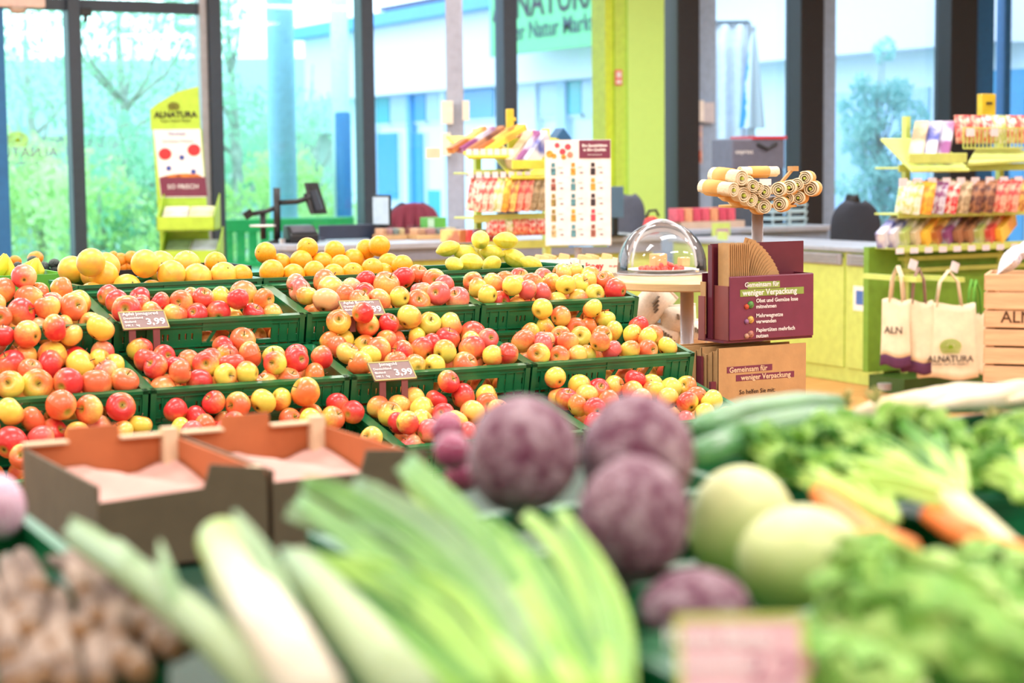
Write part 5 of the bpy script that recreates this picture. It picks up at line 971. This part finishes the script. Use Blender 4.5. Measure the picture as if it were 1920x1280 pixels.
# ---------------------------------------------------------------- leaves and stalks
def blade(mb, pts, wid, fold=.25, n=12):
    """folded strap leaf through (px, py, D) stations"""
    P = [at(*p) for p in pts]; m = len(P)
    def cr(t):                                               # Catmull-Rom
        x = t*(m-1); i = min(int(x), m-2); u = x-i; p0, p1, p2, p3 = P[max(i-1,0)], P[i], P[i+1], P[min(i+2,m-1)]
        return .5*((2*p1)+(p2-p0)*u+(2*p0-5*p1+4*p2-p3)*u*u+(3*p1-p0-3*p2+p3)*u**3)
    vs_ = []
    for i in range(n+1):
        t = i/n; c = cr(t); d = (cr(min(1,t+.02))-cr(max(0,t-.02))).normalized(); v = (CAM0-c).normalized(); s = d.cross(v).normalized(); nn = s.cross(d)
        x = t*(len(wid)-1); k = min(int(x), len(wid)-2); w_ = wid[k]+(wid[k+1]-wid[k])*(x-k)
        vs_ += [c-s*w_+nn*w_*fold, c-s*w_*.5+nn*w_*fold*.3, c, c+s*w_*.5+nn*w_*fold*.3, c+s*w_+nn*w_*fold]
    mb.add(vs_, [(i*5+k, i*5+k+1, i*5+k+6, i*5+k+5) for i in range(n) for k in range(4)]); return mb
def leaf(par, pts, wid, m, fold=.25, name='leaf', solid=.0025): return obj(name, blade(MB(), pts, wid, fold), m, par, True, solid=solid)
def shaft(par, pts, rad, m, name='shaft', n=18):
    P = [at(*p) for p in pts]; return obj(name, MB().tube(P, rad, n), m, par, True)
LK1 = M2('leek_light', (.52,.74,.27), (.68,.84,.40), .45, 9, .3, .7, sub=.15); LK2 = M2('leek_mid', (.32,.56,.20), (.48,.70,.30), .45, 9, .3, .7, sub=.1); LK3 = M2('leek_grey', (.44,.60,.40), (.60,.72,.52), .5, 9, .3, .7, sub=.1)
LKS = M2('leek_shaft', (.88,.85,.76), (.66,.76,.34), .4, 6, .55, 1.0, axis=((0,1,0), 2.6, -3.3), amount=.2, sub=.15); LKP = M2('leek_pale', (.66,.74,.56), (.56,.68,.48), .45, 6, .3, .9, axis=((0,1,0), 2.0, -2.5), amount=.3, sub=.15)
lk = lambda label: thing('leek', label, 'leek', at_z(700,1280,.99), group='leeks in the foreground')
def parented(o, t): o.parent = t; o.matrix_parent_inverse = Matrix.Translation(-t.location); return o
def leek(label, shafts, leaves_, lw=.56):
    t = lk(label)
    for pts, rad, m in shafts: parented(shaft(None, pts, [x*.86 for x in rad], m), t)
    for pts, wid, m in leaves_: parented(leaf(None, pts, [x*lw for x in wid], m), t)
    return t
leek('grey-green leek lying furthest left, its cut end at the top', [([(150,1005,1.86),(260,1080,1.72),(400,1190,1.55),(520,1310,1.38)], [.017,.019,.021,.022], LKP)], [([(300,1110,1.66),(250,1050,1.72),(220,1012,1.8)], [.012,.012,.003], LK3), ([(330,1130,1.6),(312,1070,1.64),(300,1015,1.72)], [.012,.011,.002], LK3), ([(130,985,1.88),(175,1010,1.82),(230,1060,1.75)], [.016,.018,.018], LK3)])
leek('thick white leek with a yellow-green top in the middle', [([(415,1015,1.74),(450,1080,1.62),(510,1170,1.48),(590,1310,1.32)], [.027,.029,.029,.028], LKS)], [([(560,1220,1.40),(500,1060,1.56),(440,960,1.72)], [.022,.018,.004], LK3), ([(385,1010,1.76),(420,1080,1.64),(470,1170,1.52)], [.014,.02,.02], LK1), ([(470,1010,1.72),(505,1100,1.6),(560,1200,1.46)], [.012,.016,.018], LK1)])
leek('pale leek half hidden under the green leaves', [([(560,1060,1.68),(620,1130,1.58),(690,1210,1.48),(780,1320,1.36)], [.020,.026,.028,.028], LKP)], [([(640,1150,1.56),(580,1070,1.66),(530,1030,1.76)], [.02,.018,.006], LK3)])
leek('leafy leek with long leaves fanning to the upper left', [([(900,1180,1.5),(960,1250,1.42),(1010,1330,1.34)], [.010,.014,.018], LK1)],
    [([(960,1270,1.42),(880,1120,1.55),(760,1010,1.68),(640,930,1.8),(570,905,1.86)], [.020,.022,.022,.020,.012], LK2), ([(980,1290,1.42),(900,1150,1.53),(790,1030,1.66),(690,960,1.76),(625,935,1.84)], [.014,.015,.014,.012,.006], LK1),
     ([(940,1300,1.40),(820,1160,1.5),(690,1080,1.62),(560,1040,1.72)], [.020,.020,.018,.008], LK1), ([(900,1310,1.38),(760,1190,1.48),(640,1120,1.58),(560,1095,1.66)], [.020,.020,.017,.008], LK2), ([(920,1240,1.45),(840,1090,1.6),(720,1020,1.7),(540,960,1.82)], [.02,.022,.022,.012], LK3), ([(980,1300,1.40),(860,1120,1.52),(700,1060,1.62),(600,1050,1.7)], [.012,.012,.011,.006], LK1), ([(930,1290,1.41),(800,1130,1.53),(660,1010,1.68),(560,935,1.82)], [.018,.02,.02,.012], LK2), ([(870,1310,1.38),(740,1230,1.46),(640,1180,1.54),(590,1160,1.6)], [.018,.018,.015,.008], LK1)])
leek('leafy leek with upright leaves beside the cardboard tray', [([(1010,1190,1.52),(1050,1260,1.44),(1090,1340,1.36)], [.010,.014,.018], LK1)],
    [([(1040,1280,1.42),(960,1120,1.6),(850,1000,1.75),(770,890,1.9)], [.022,.024,.022,.018], LK1), ([(1020,1270,1.43),(920,1100,1.58),(800,980,1.72),(665,905,1.86)], [.02,.022,.02,.012], LK3), ([(1050,1290,1.4),(980,1120,1.56),(890,1000,1.7),(820,910,1.84)], [.016,.017,.014,.010], LK2), ([(1060,1300,1.4),(1000,1150,1.52),(930,1040,1.66),(875,965,1.78)], [.018,.02,.018,.010], LK1), ([(1030,1280,1.42),(930,1130,1.56),(810,1010,1.7),(700,915,1.86)], [.016,.018,.018,.012], LK2), ([(1045,1280,1.42),(965,1100,1.58),(870,970,1.74),(760,868,1.92)], [.014,.02,.022,.022], LK2)])
leek('leafy leek with narrow bright leaves next to the beetroots', [([(1120,1200,1.5),(1140,1270,1.43),(1160,1340,1.36)], [.010,.014,.018], LK1)],
    [([(1150,1290,1.42),(1110,1140,1.53),(1050,1030,1.64),(985,965,1.74)], [.017,.019,.017,.009], LK1), ([(1160,1290,1.42),(1130,1130,1.53),(1085,1020,1.62),(1045,955,1.7)], [.016,.016,.013,.009], LK2), ([(1175,1300,1.42),(1165,1170,1.5),(1120,1060,1.58),(1055,965,1.68)], [.013,.015,.013,.008], LK1), ([(1120,1300,1.4),(1060,1150,1.52),(1000,1060,1.62),(910,975,1.74)], [.02,.022,.020,.010], LK2), ([(1100,1300,1.4),(1030,1180,1.5),(980,1090,1.6),(950,1000,1.7)], [.018,.02,.018,.01], LK1)])
# ---------------------------------------------------------------- brown roots at the lower left
ROOT = M2('salsify_skin', (.36,.28,.23), (.68,.60,.53), .8, 14, .35, .62, stretch=(1,1,1), bump=.4, bscale=60); CUT = M('root_cut', (.56,.42,.28), .8)
rk = random.Random(17)
roots = [((40,1040),(70,1110)),((150,1070),(185,1165)),((230,1060),(262,1130)),((75,1130),(125,1255)),((175,1180),(190,1285)),((50,1200),(45,1290)),((290,1130),(352,1205)),((235,1190),(262,1262)),((10,1050),(35,1150)),((95,1050),(160,1110)),((130,1040),(215,1140)),((60,1080),(50,1190)),((205,1065),(225,1200)),((110,1110),(100,1220)),((165,1130),(150,1190)),((250,1090),(300,1210)),((185,1150),(235,1245)),((20,1130),(15,1240)),((85,1170),(80,1275)),((265,1150),(330,1220)),((140,1200),(130,1290)),((0,1190),(20,1290)),((215,1110),(270,1180)),((-20,1090),(-15,1200))]
for i, ((xa, ya), (xb, yb)) in enumerate(sorted(roots, key=lambda r: r[1][0])):
    Da, Db = 2.02-.22*(yb-1100)/200, 1.82-.28*(yb-1100)/200; A, Bp = at(xa,ya,Da), at(xb,yb,Db); mid = (A+Bp)/2 + Vector((rk.uniform(-.006,.006),0,rk.uniform(0,.01))); r = rk.uniform(.010,.0145)
    t = tag(obj('brown_root', MB().tube([A, A.lerp(mid,.5), mid, mid.lerp(Bp,.6), Bp], [r*.6,r*.9,r,r*1.05,r*.95], 12), ROOT, None, True), '%s grey-brown root from the left in the heap at lower left' % ORD[i], 'root vegetable', 'brown roots at the lower left')
    dv = (Bp-mid).normalized(); obj('cut_end', MB().tube([Bp-dv*.002, Bp+dv*.003, Bp+dv*.005], [r*.97,r*.85,r*.3], 12), CUT, t, True)
# ---------------------------------------------------------------- beetroots, kohlrabi, onions
BEET = M2('beet_skin', (.40,.17,.28), (.68,.58,.62), .6, 3.2, .38, .68, bump=.7, bscale=9)
KOHL = M2('kohlrabi_skin', (.62,.77,.38), (.88,.89,.66), .5, 5, .25, 1.0, axis=((0,0,1), .55, .30), amount=.35, sub=.1)
def lump(name, px, py, D, rx, rz, m, label, cat, group, seed, tail=None, amp=.04, roty=0):
    q = random.Random(seed); ph = [q.uniform(0,6) for _ in range(8)]
    def f(a, p):
        k = 1+amp*(sin(2*a+ph[0])*sin(p)+.7*sin(3*a+ph[1])*sin(p)**2+.5*cos(3*p+ph[2])+.3*sin(5*a+4*p+ph[3])*sin(p)); return (sin(p)*cos(a)*k, sin(p)*sin(a)*k, cos(p)*k)
    o = obj(name, sph(f, 32, 24), m, None, True, loc=at(px,py,D)); o.scale = (rx/F*D, rx/F*D, rz/F*D); o.rotation_euler = (.1,roty,q.uniform(0,6)); tag(o, label, cat, group)
    if tail: obj('root_tail', MB().tube([(0,0,-.95),(.03,0,-1.15),(.10,.03,-1.4)], [.16,.07,.02], 8), m, o, True)
    return o
G_ = 'beetroots in the foreground'
lump('beetroot', 978, 852, 1.97, 112, 110, BEET, 'dark purple beetroot, the left one of the upper pair', 'beetroot', G_, 1, True); lump('beetroot', 1197, 848, 2.0, 110, 112, BEET, 'dark purple beetroot, the right one of the upper pair', 'beetroot', G_, 2, True)
lump('beetroot', 1188, 972, 1.78, 106, 122, BEET, 'tall purple beetroot in front of the upper pair', 'beetroot', G_, 3, True); lump('beetroot', 1305, 1140, 1.70, 106, 76, BEET, 'low purple beetroot behind the pale price sign', 'beetroot', G_, 4, True)
lump('kohlrabi', 1392, 990, 2.02, 106, 118, KOHL, 'pale green kohlrabi behind the rounder one', 'kohlrabi', 'kohlrabi in the foreground', 5, amp=.02); lump('kohlrabi', 1503, 1056, 1.84, 126, 112, KOHL, 'round cream-topped kohlrabi in front of the other', 'kohlrabi', 'kohlrabi in the foreground', 6, amp=.02)
ONI = M2('onion_skin', (.48,.12,.28), (.72,.36,.50), .25, 5, .35, .65, stretch=(5,5,.6), coat=.4); ONP = M2('onion_pale', (.74,.42,.60), (.94,.86,.90), .35, 4, .35, .65, stretch=(5,5,.6), coat=.2)
lump('red_onion', 2, 950, 2.3, 46, 62, ONP, 'pale pink onion at the left edge of the picture', 'onion', 'onions', 8, amp=.015)
for i, (x, y, r) in enumerate(((848,845,36),(868,890,34),(838,805,32))): lump('red_onion', x, y, 2.25+.05*i, r, r, ONI, ('glossy red onion nearest the cardboard tray','glossy red onion low beside the left beetroot','glossy red onion behind the tray corner')[i], 'onion', 'onions', 20+i, amp=.015)
# pale price sign at the lower edge
pz_ = at(1390, 1215, 1.42); psn = thing('price_sign', 'pale mauve price sign with olive edge in front of the beetroots', 'price sign', pz_, rot=(radians(-25),0,-YAW), group='chalk price signs')
hw = 118/F*1.42; obj('plate', MB().span((-hw,0,-.045), (hw,.004,.024)), M('plate_mauve', (.86,.70,.72), .6), psn); obj('border', MB().span((-hw-.003,-.001,.021), (hw+.003,.005,.027)).span((-hw-.003,-.001,-.045), (-hw+.002,.005,.024)).span((hw-.002,-.001,-.045), (hw+.003,.005,.024)), M('olive_edge', (.74,.78,.40), .6), psn)
text('Rote Bete', .020, TXTW, psn, fxz(-.018,-.002,.008)); text('Deutschland', .013, TXTW, psn, fxz(-.02,-.002,-.012), 'small_lettering'); text('2,29', .030, M('price_rose', (.70,.40,.50), .6), psn, fxz(.030,-.002,-.016), 'price')
obj('stem', MB().span((-.01,.004,-.16), (.01,.008,.0)), SLEG, psn)
# ---------------------------------------------------------------- lettuce
LET1 = M2('lettuce_light', (.56,.76,.32), (.76,.88,.52), .5, 16, .3, .7, bump=.4, bscale=25, sub=.15); LET2 = M2('lettuce_mid', (.42,.66,.24), (.62,.80,.40), .5, 16, .3, .7, bump=.4, bscale=25, sub=.15); LETR = M('lettuce_rib', (.86,.92,.66), .5)
def lettuce(px, py, D, L, R_, axis, label, seed, n=16):
    q = random.Random(seed); t = thing('lettuce_head', label, 'lettuce', at(px,py,D), group='lettuce heads'); ax = Vector(axis).normalized(); x = ax.cross(Vector((0,0,1))).normalized(); y = x.cross(ax)
    for i in range(n):
        a = i*2.4; k = .35+.65*i/n; ll = L*(.8+.2*q.random()); w_ = R_*(.75+.4*q.random()); ph = q.uniform(0,6)
        out = x*cos(a)+y*sin(a); side = ax.cross(out)
        def f(u, v):
            s = 2*u-1; wid = w_*(.35+.65*sin(pi*min(1,v*.62+.12))) ; bul = R_*k*(sin(pi*min(1,.15+v*.8))**.7)
            ruf = .012*sin(9*s+7*v*3+ph)*abs(s)**1.5*v + .010*sin(23*v+ph)*abs(s)**2
            return ax*(ll*(v-.45)) + out*(bul - .35*w_*s*s + ruf) + side*(s*wid+.004*sin(19*v+ph)*s)
        lf_ = obj('leaf', MB().grid(f, 10, 14), (LET1, LET2)[i % 2], t, True, solid=.002)
    obj('core', MB().tube([tuple(-ax*L*.48), tuple(ax*L*.2)], [R_*.28,R_*.2], 12), LETR, t, True)
lettuce(1765, 1180, 1.56, .20, .052, (-.35,.75,.25), 'large light green lettuce head at the lower right', 2, 20)
lettuce(1925, 1160, 1.66, .18, .046, (.1,.8,.2), 'light green lettuce head at the right edge', 3, 18)
lettuce(1600, 1275, 1.46, .12, .034, (-.5,.6,.1), 'small lettuce head beside the pale price sign', 4, 14)
# ---------------------------------------------------------------- cucumbers
CUC = M2('cucumber_skin', (.20,.46,.24), (.44,.66,.44), .35, 8, .35, .7, stretch=(1,1,1), bump=.2, bscale=30, coat=.2)
for i, (pts, lab) in enumerate(((((1318,800,2.35),(1400,775,2.5),(1490,763,2.62),(1565,762,2.72)),'long dark cucumber lying furthest back'),(((1360,830,2.2),(1440,805,2.3),(1520,790,2.4),(1590,790,2.5)),'pale-tipped cucumber in front of the longest one'),(((1312,850,2.12),(1360,838,2.2),(1410,830,2.26)),'short green cucumber half hidden behind the kohlrabi'))):
    P = [at(*p) for p in pts]; Q = []
    for k in range(len(P)-1): Q += [P[k], P[k].lerp(P[k+1],.5)]
    Q.append(P[-1]); n = len(Q); r = (.021,.021,.019)[i]
    tag(obj('cucumber', MB().tube([Q[0]+(Q[0]-Q[1])*.18]+Q+[Q[-1]+(Q[-1]-Q[-2])*.18], [r*.35]+[r*.85]+[r]*(n-2)+[r*.85]+[r*.3], 14), CUC, None, True), lab, 'cucumber', 'cucumbers')
# ---------------------------------------------------------------- carrots with tops, celery, parsnips
CAR = M2('carrot_skin', (.93,.45,.16), (.97,.60,.30), .5, 20, .3, .7, bump=.2, bscale=40)
def root(name, pts, rad, m, label, cat, group, tops=()):
    P = [at(*p) for p in pts]; o = tag(obj(name, MB().tube(P, rad, 14), m, None, True), label, cat, group)
    for tp, w_, mm in tops: leaf(o, tp, w_, mm, name='stalk')
    return o
CE1 = M2('celery_stalk', (.62,.80,.30), (.82,.92,.52), .45, 10, .3, .7, sub=.1); CE2 = M2('celery_leaf', (.22,.46,.15), (.42,.66,.28), .5, 12, .3, .7); CE3 = M2('celery_pale', (.86,.86,.56), (.94,.92,.74), .5, 10, .3, .7)
for i, (pts, lab) in enumerate(((((1535,925,2.05),(1570,960,1.98),(1620,1005,1.9),(1665,1035,1.84)),'orange carrot right of the kohlrabi'),(((1600,980,1.98),(1650,1010,1.92),(1700,1035,1.86)),'short orange carrot tucked under the celery stalks'),(((1740,965,2.0),(1790,990,1.94),(1850,1020,1.88)),'orange carrot under the pale celery stalk'),(((1800,1000,1.92),(1860,1030,1.86),(1930,1050,1.82)),'orange carrot at the right edge'))):
    root('carrot', pts, [.010,.015]+[.018]*(len(pts)-3)+[.017], CAR, lab, 'carrot', 'carrots in the foreground')
rc = random.Random(8)
def bunch(label, base, tips, n, seed, wid=.011):
    q = random.Random(seed); t = thing('celery_bunch', label, 'celery', at_z(base[0], base[1], 1.0), group='celery bunches')
    for i in range(n):
        tx, ty_, tD = tips[i % len(tips)]; tx += q.uniform(-18,18); ty_ += q.uniform(-12,12); mx, my = (base[0]*.5+tx*.5+q.uniform(-15,15), base[1]*.5+ty_*.5-14); bD = base[2]+.02*(i % 3)
        o = leaf(None, [(base[0]+q.uniform(-12,12),base[1]+q.uniform(-10,10),bD),(mx,my,(bD+tD)/2),(tx,ty_,tD)], [wid,wid*.9,wid*.5], (CE1,CE1,CE2)[i % 3], .5, 'stalk', .005); parented(o, t)
        mb = MB()
        for k in range(7):
            ex, ey = tx+q.uniform(-52,52), ty_+q.uniform(-34,30); blade(mb, [(tx+(mx-tx)*.22*(k % 3),ty_+(my-ty_)*.22*(k % 3),tD+.005*k),((tx+ex)/2,(ty_+ey)/2-6,tD+.01),(ex,ey,tD+q.uniform(-.04,.05))], [.006,.019,.004], .35, 6)
        f = obj('leaf_cluster', mb, (CE2,LET2,LET1)[i % 3], None, True, solid=.0012); parented(f, t)
    return t
CB = bunch('leafy celery bunch with stalks meeting at the pale stem', (1800,945,1.98), ((1500,850,2.2),(1560,820,2.25),(1620,805,2.3),(1690,800,2.32),(1450,835,2.25),(1760,815,2.3),(1560,900,2.1),(1640,880,2.16)), 18, 1)
bunch('leafy celery bunch at the right edge', (1930,930,2.05), ((1850,830,2.35),(1900,810,2.4),(1790,850,2.25),(1920,850,2.3),(1860,880,2.15)), 12, 2)
bunch('leafy celery bunch just behind the kohlrabi', (1660,985,1.98), ((1420,840,2.2),(1480,880,2.12),(1530,845,2.2),(1600,870,2.16)), 10, 3)
parented(obj('stem', MB().tube([at(1780,930,2.0),at(1830,980,1.93),at(1890,1040,1.85),at(1950,1090,1.8)], [.013,.017,.018,.018], 12), CE3, None, True), CB)
PAR = M2('parsnip_skin', (.90,.80,.58), (.97,.93,.84), .6, 8, .3, .7, bump=.2, bscale=30)
for i in range(9):
    x, y = 1590+i*38, 778-5*(i % 3)-2*i; D = 3.0+.03*(i % 4)
    P = root('parsnip', [(x,y,D),(x+60,y-14,D+.05),(x+130,y-22,D+.1),(x+190,y-24,D+.14)], [.006,.016,.023,.019], PAR, '%s cream parsnip from the left in the pile at the right' % ORD[i], 'parsnip', 'parsnips at the right')
GRM = M2('root_tuft', (.58,.55,.28), (.80,.78,.52), .8, 30)
for i, (x, y) in enumerate(((1640,748),(1590,752),(1860,780))):
    mb = MB(); q = random.Random(i)
    for k in range(40): a = q.uniform(0,6.28); mb.tube([at(x,y+8,3.0), at(x+22*cos(a)*q.random(),y-10+14*sin(a),3.0+.03*q.uniform(-1,1))], [.002,.0006], 4)
    o = obj('root_tuft', mb, GRM, None); o['kind'] = 'stuff'; tag(o, ('dry stem tuft in the middle of the parsnips','dry stem tuft at the left end of the parsnips','dry stem tuft at the right of the parsnips')[i], 'stem tuft')
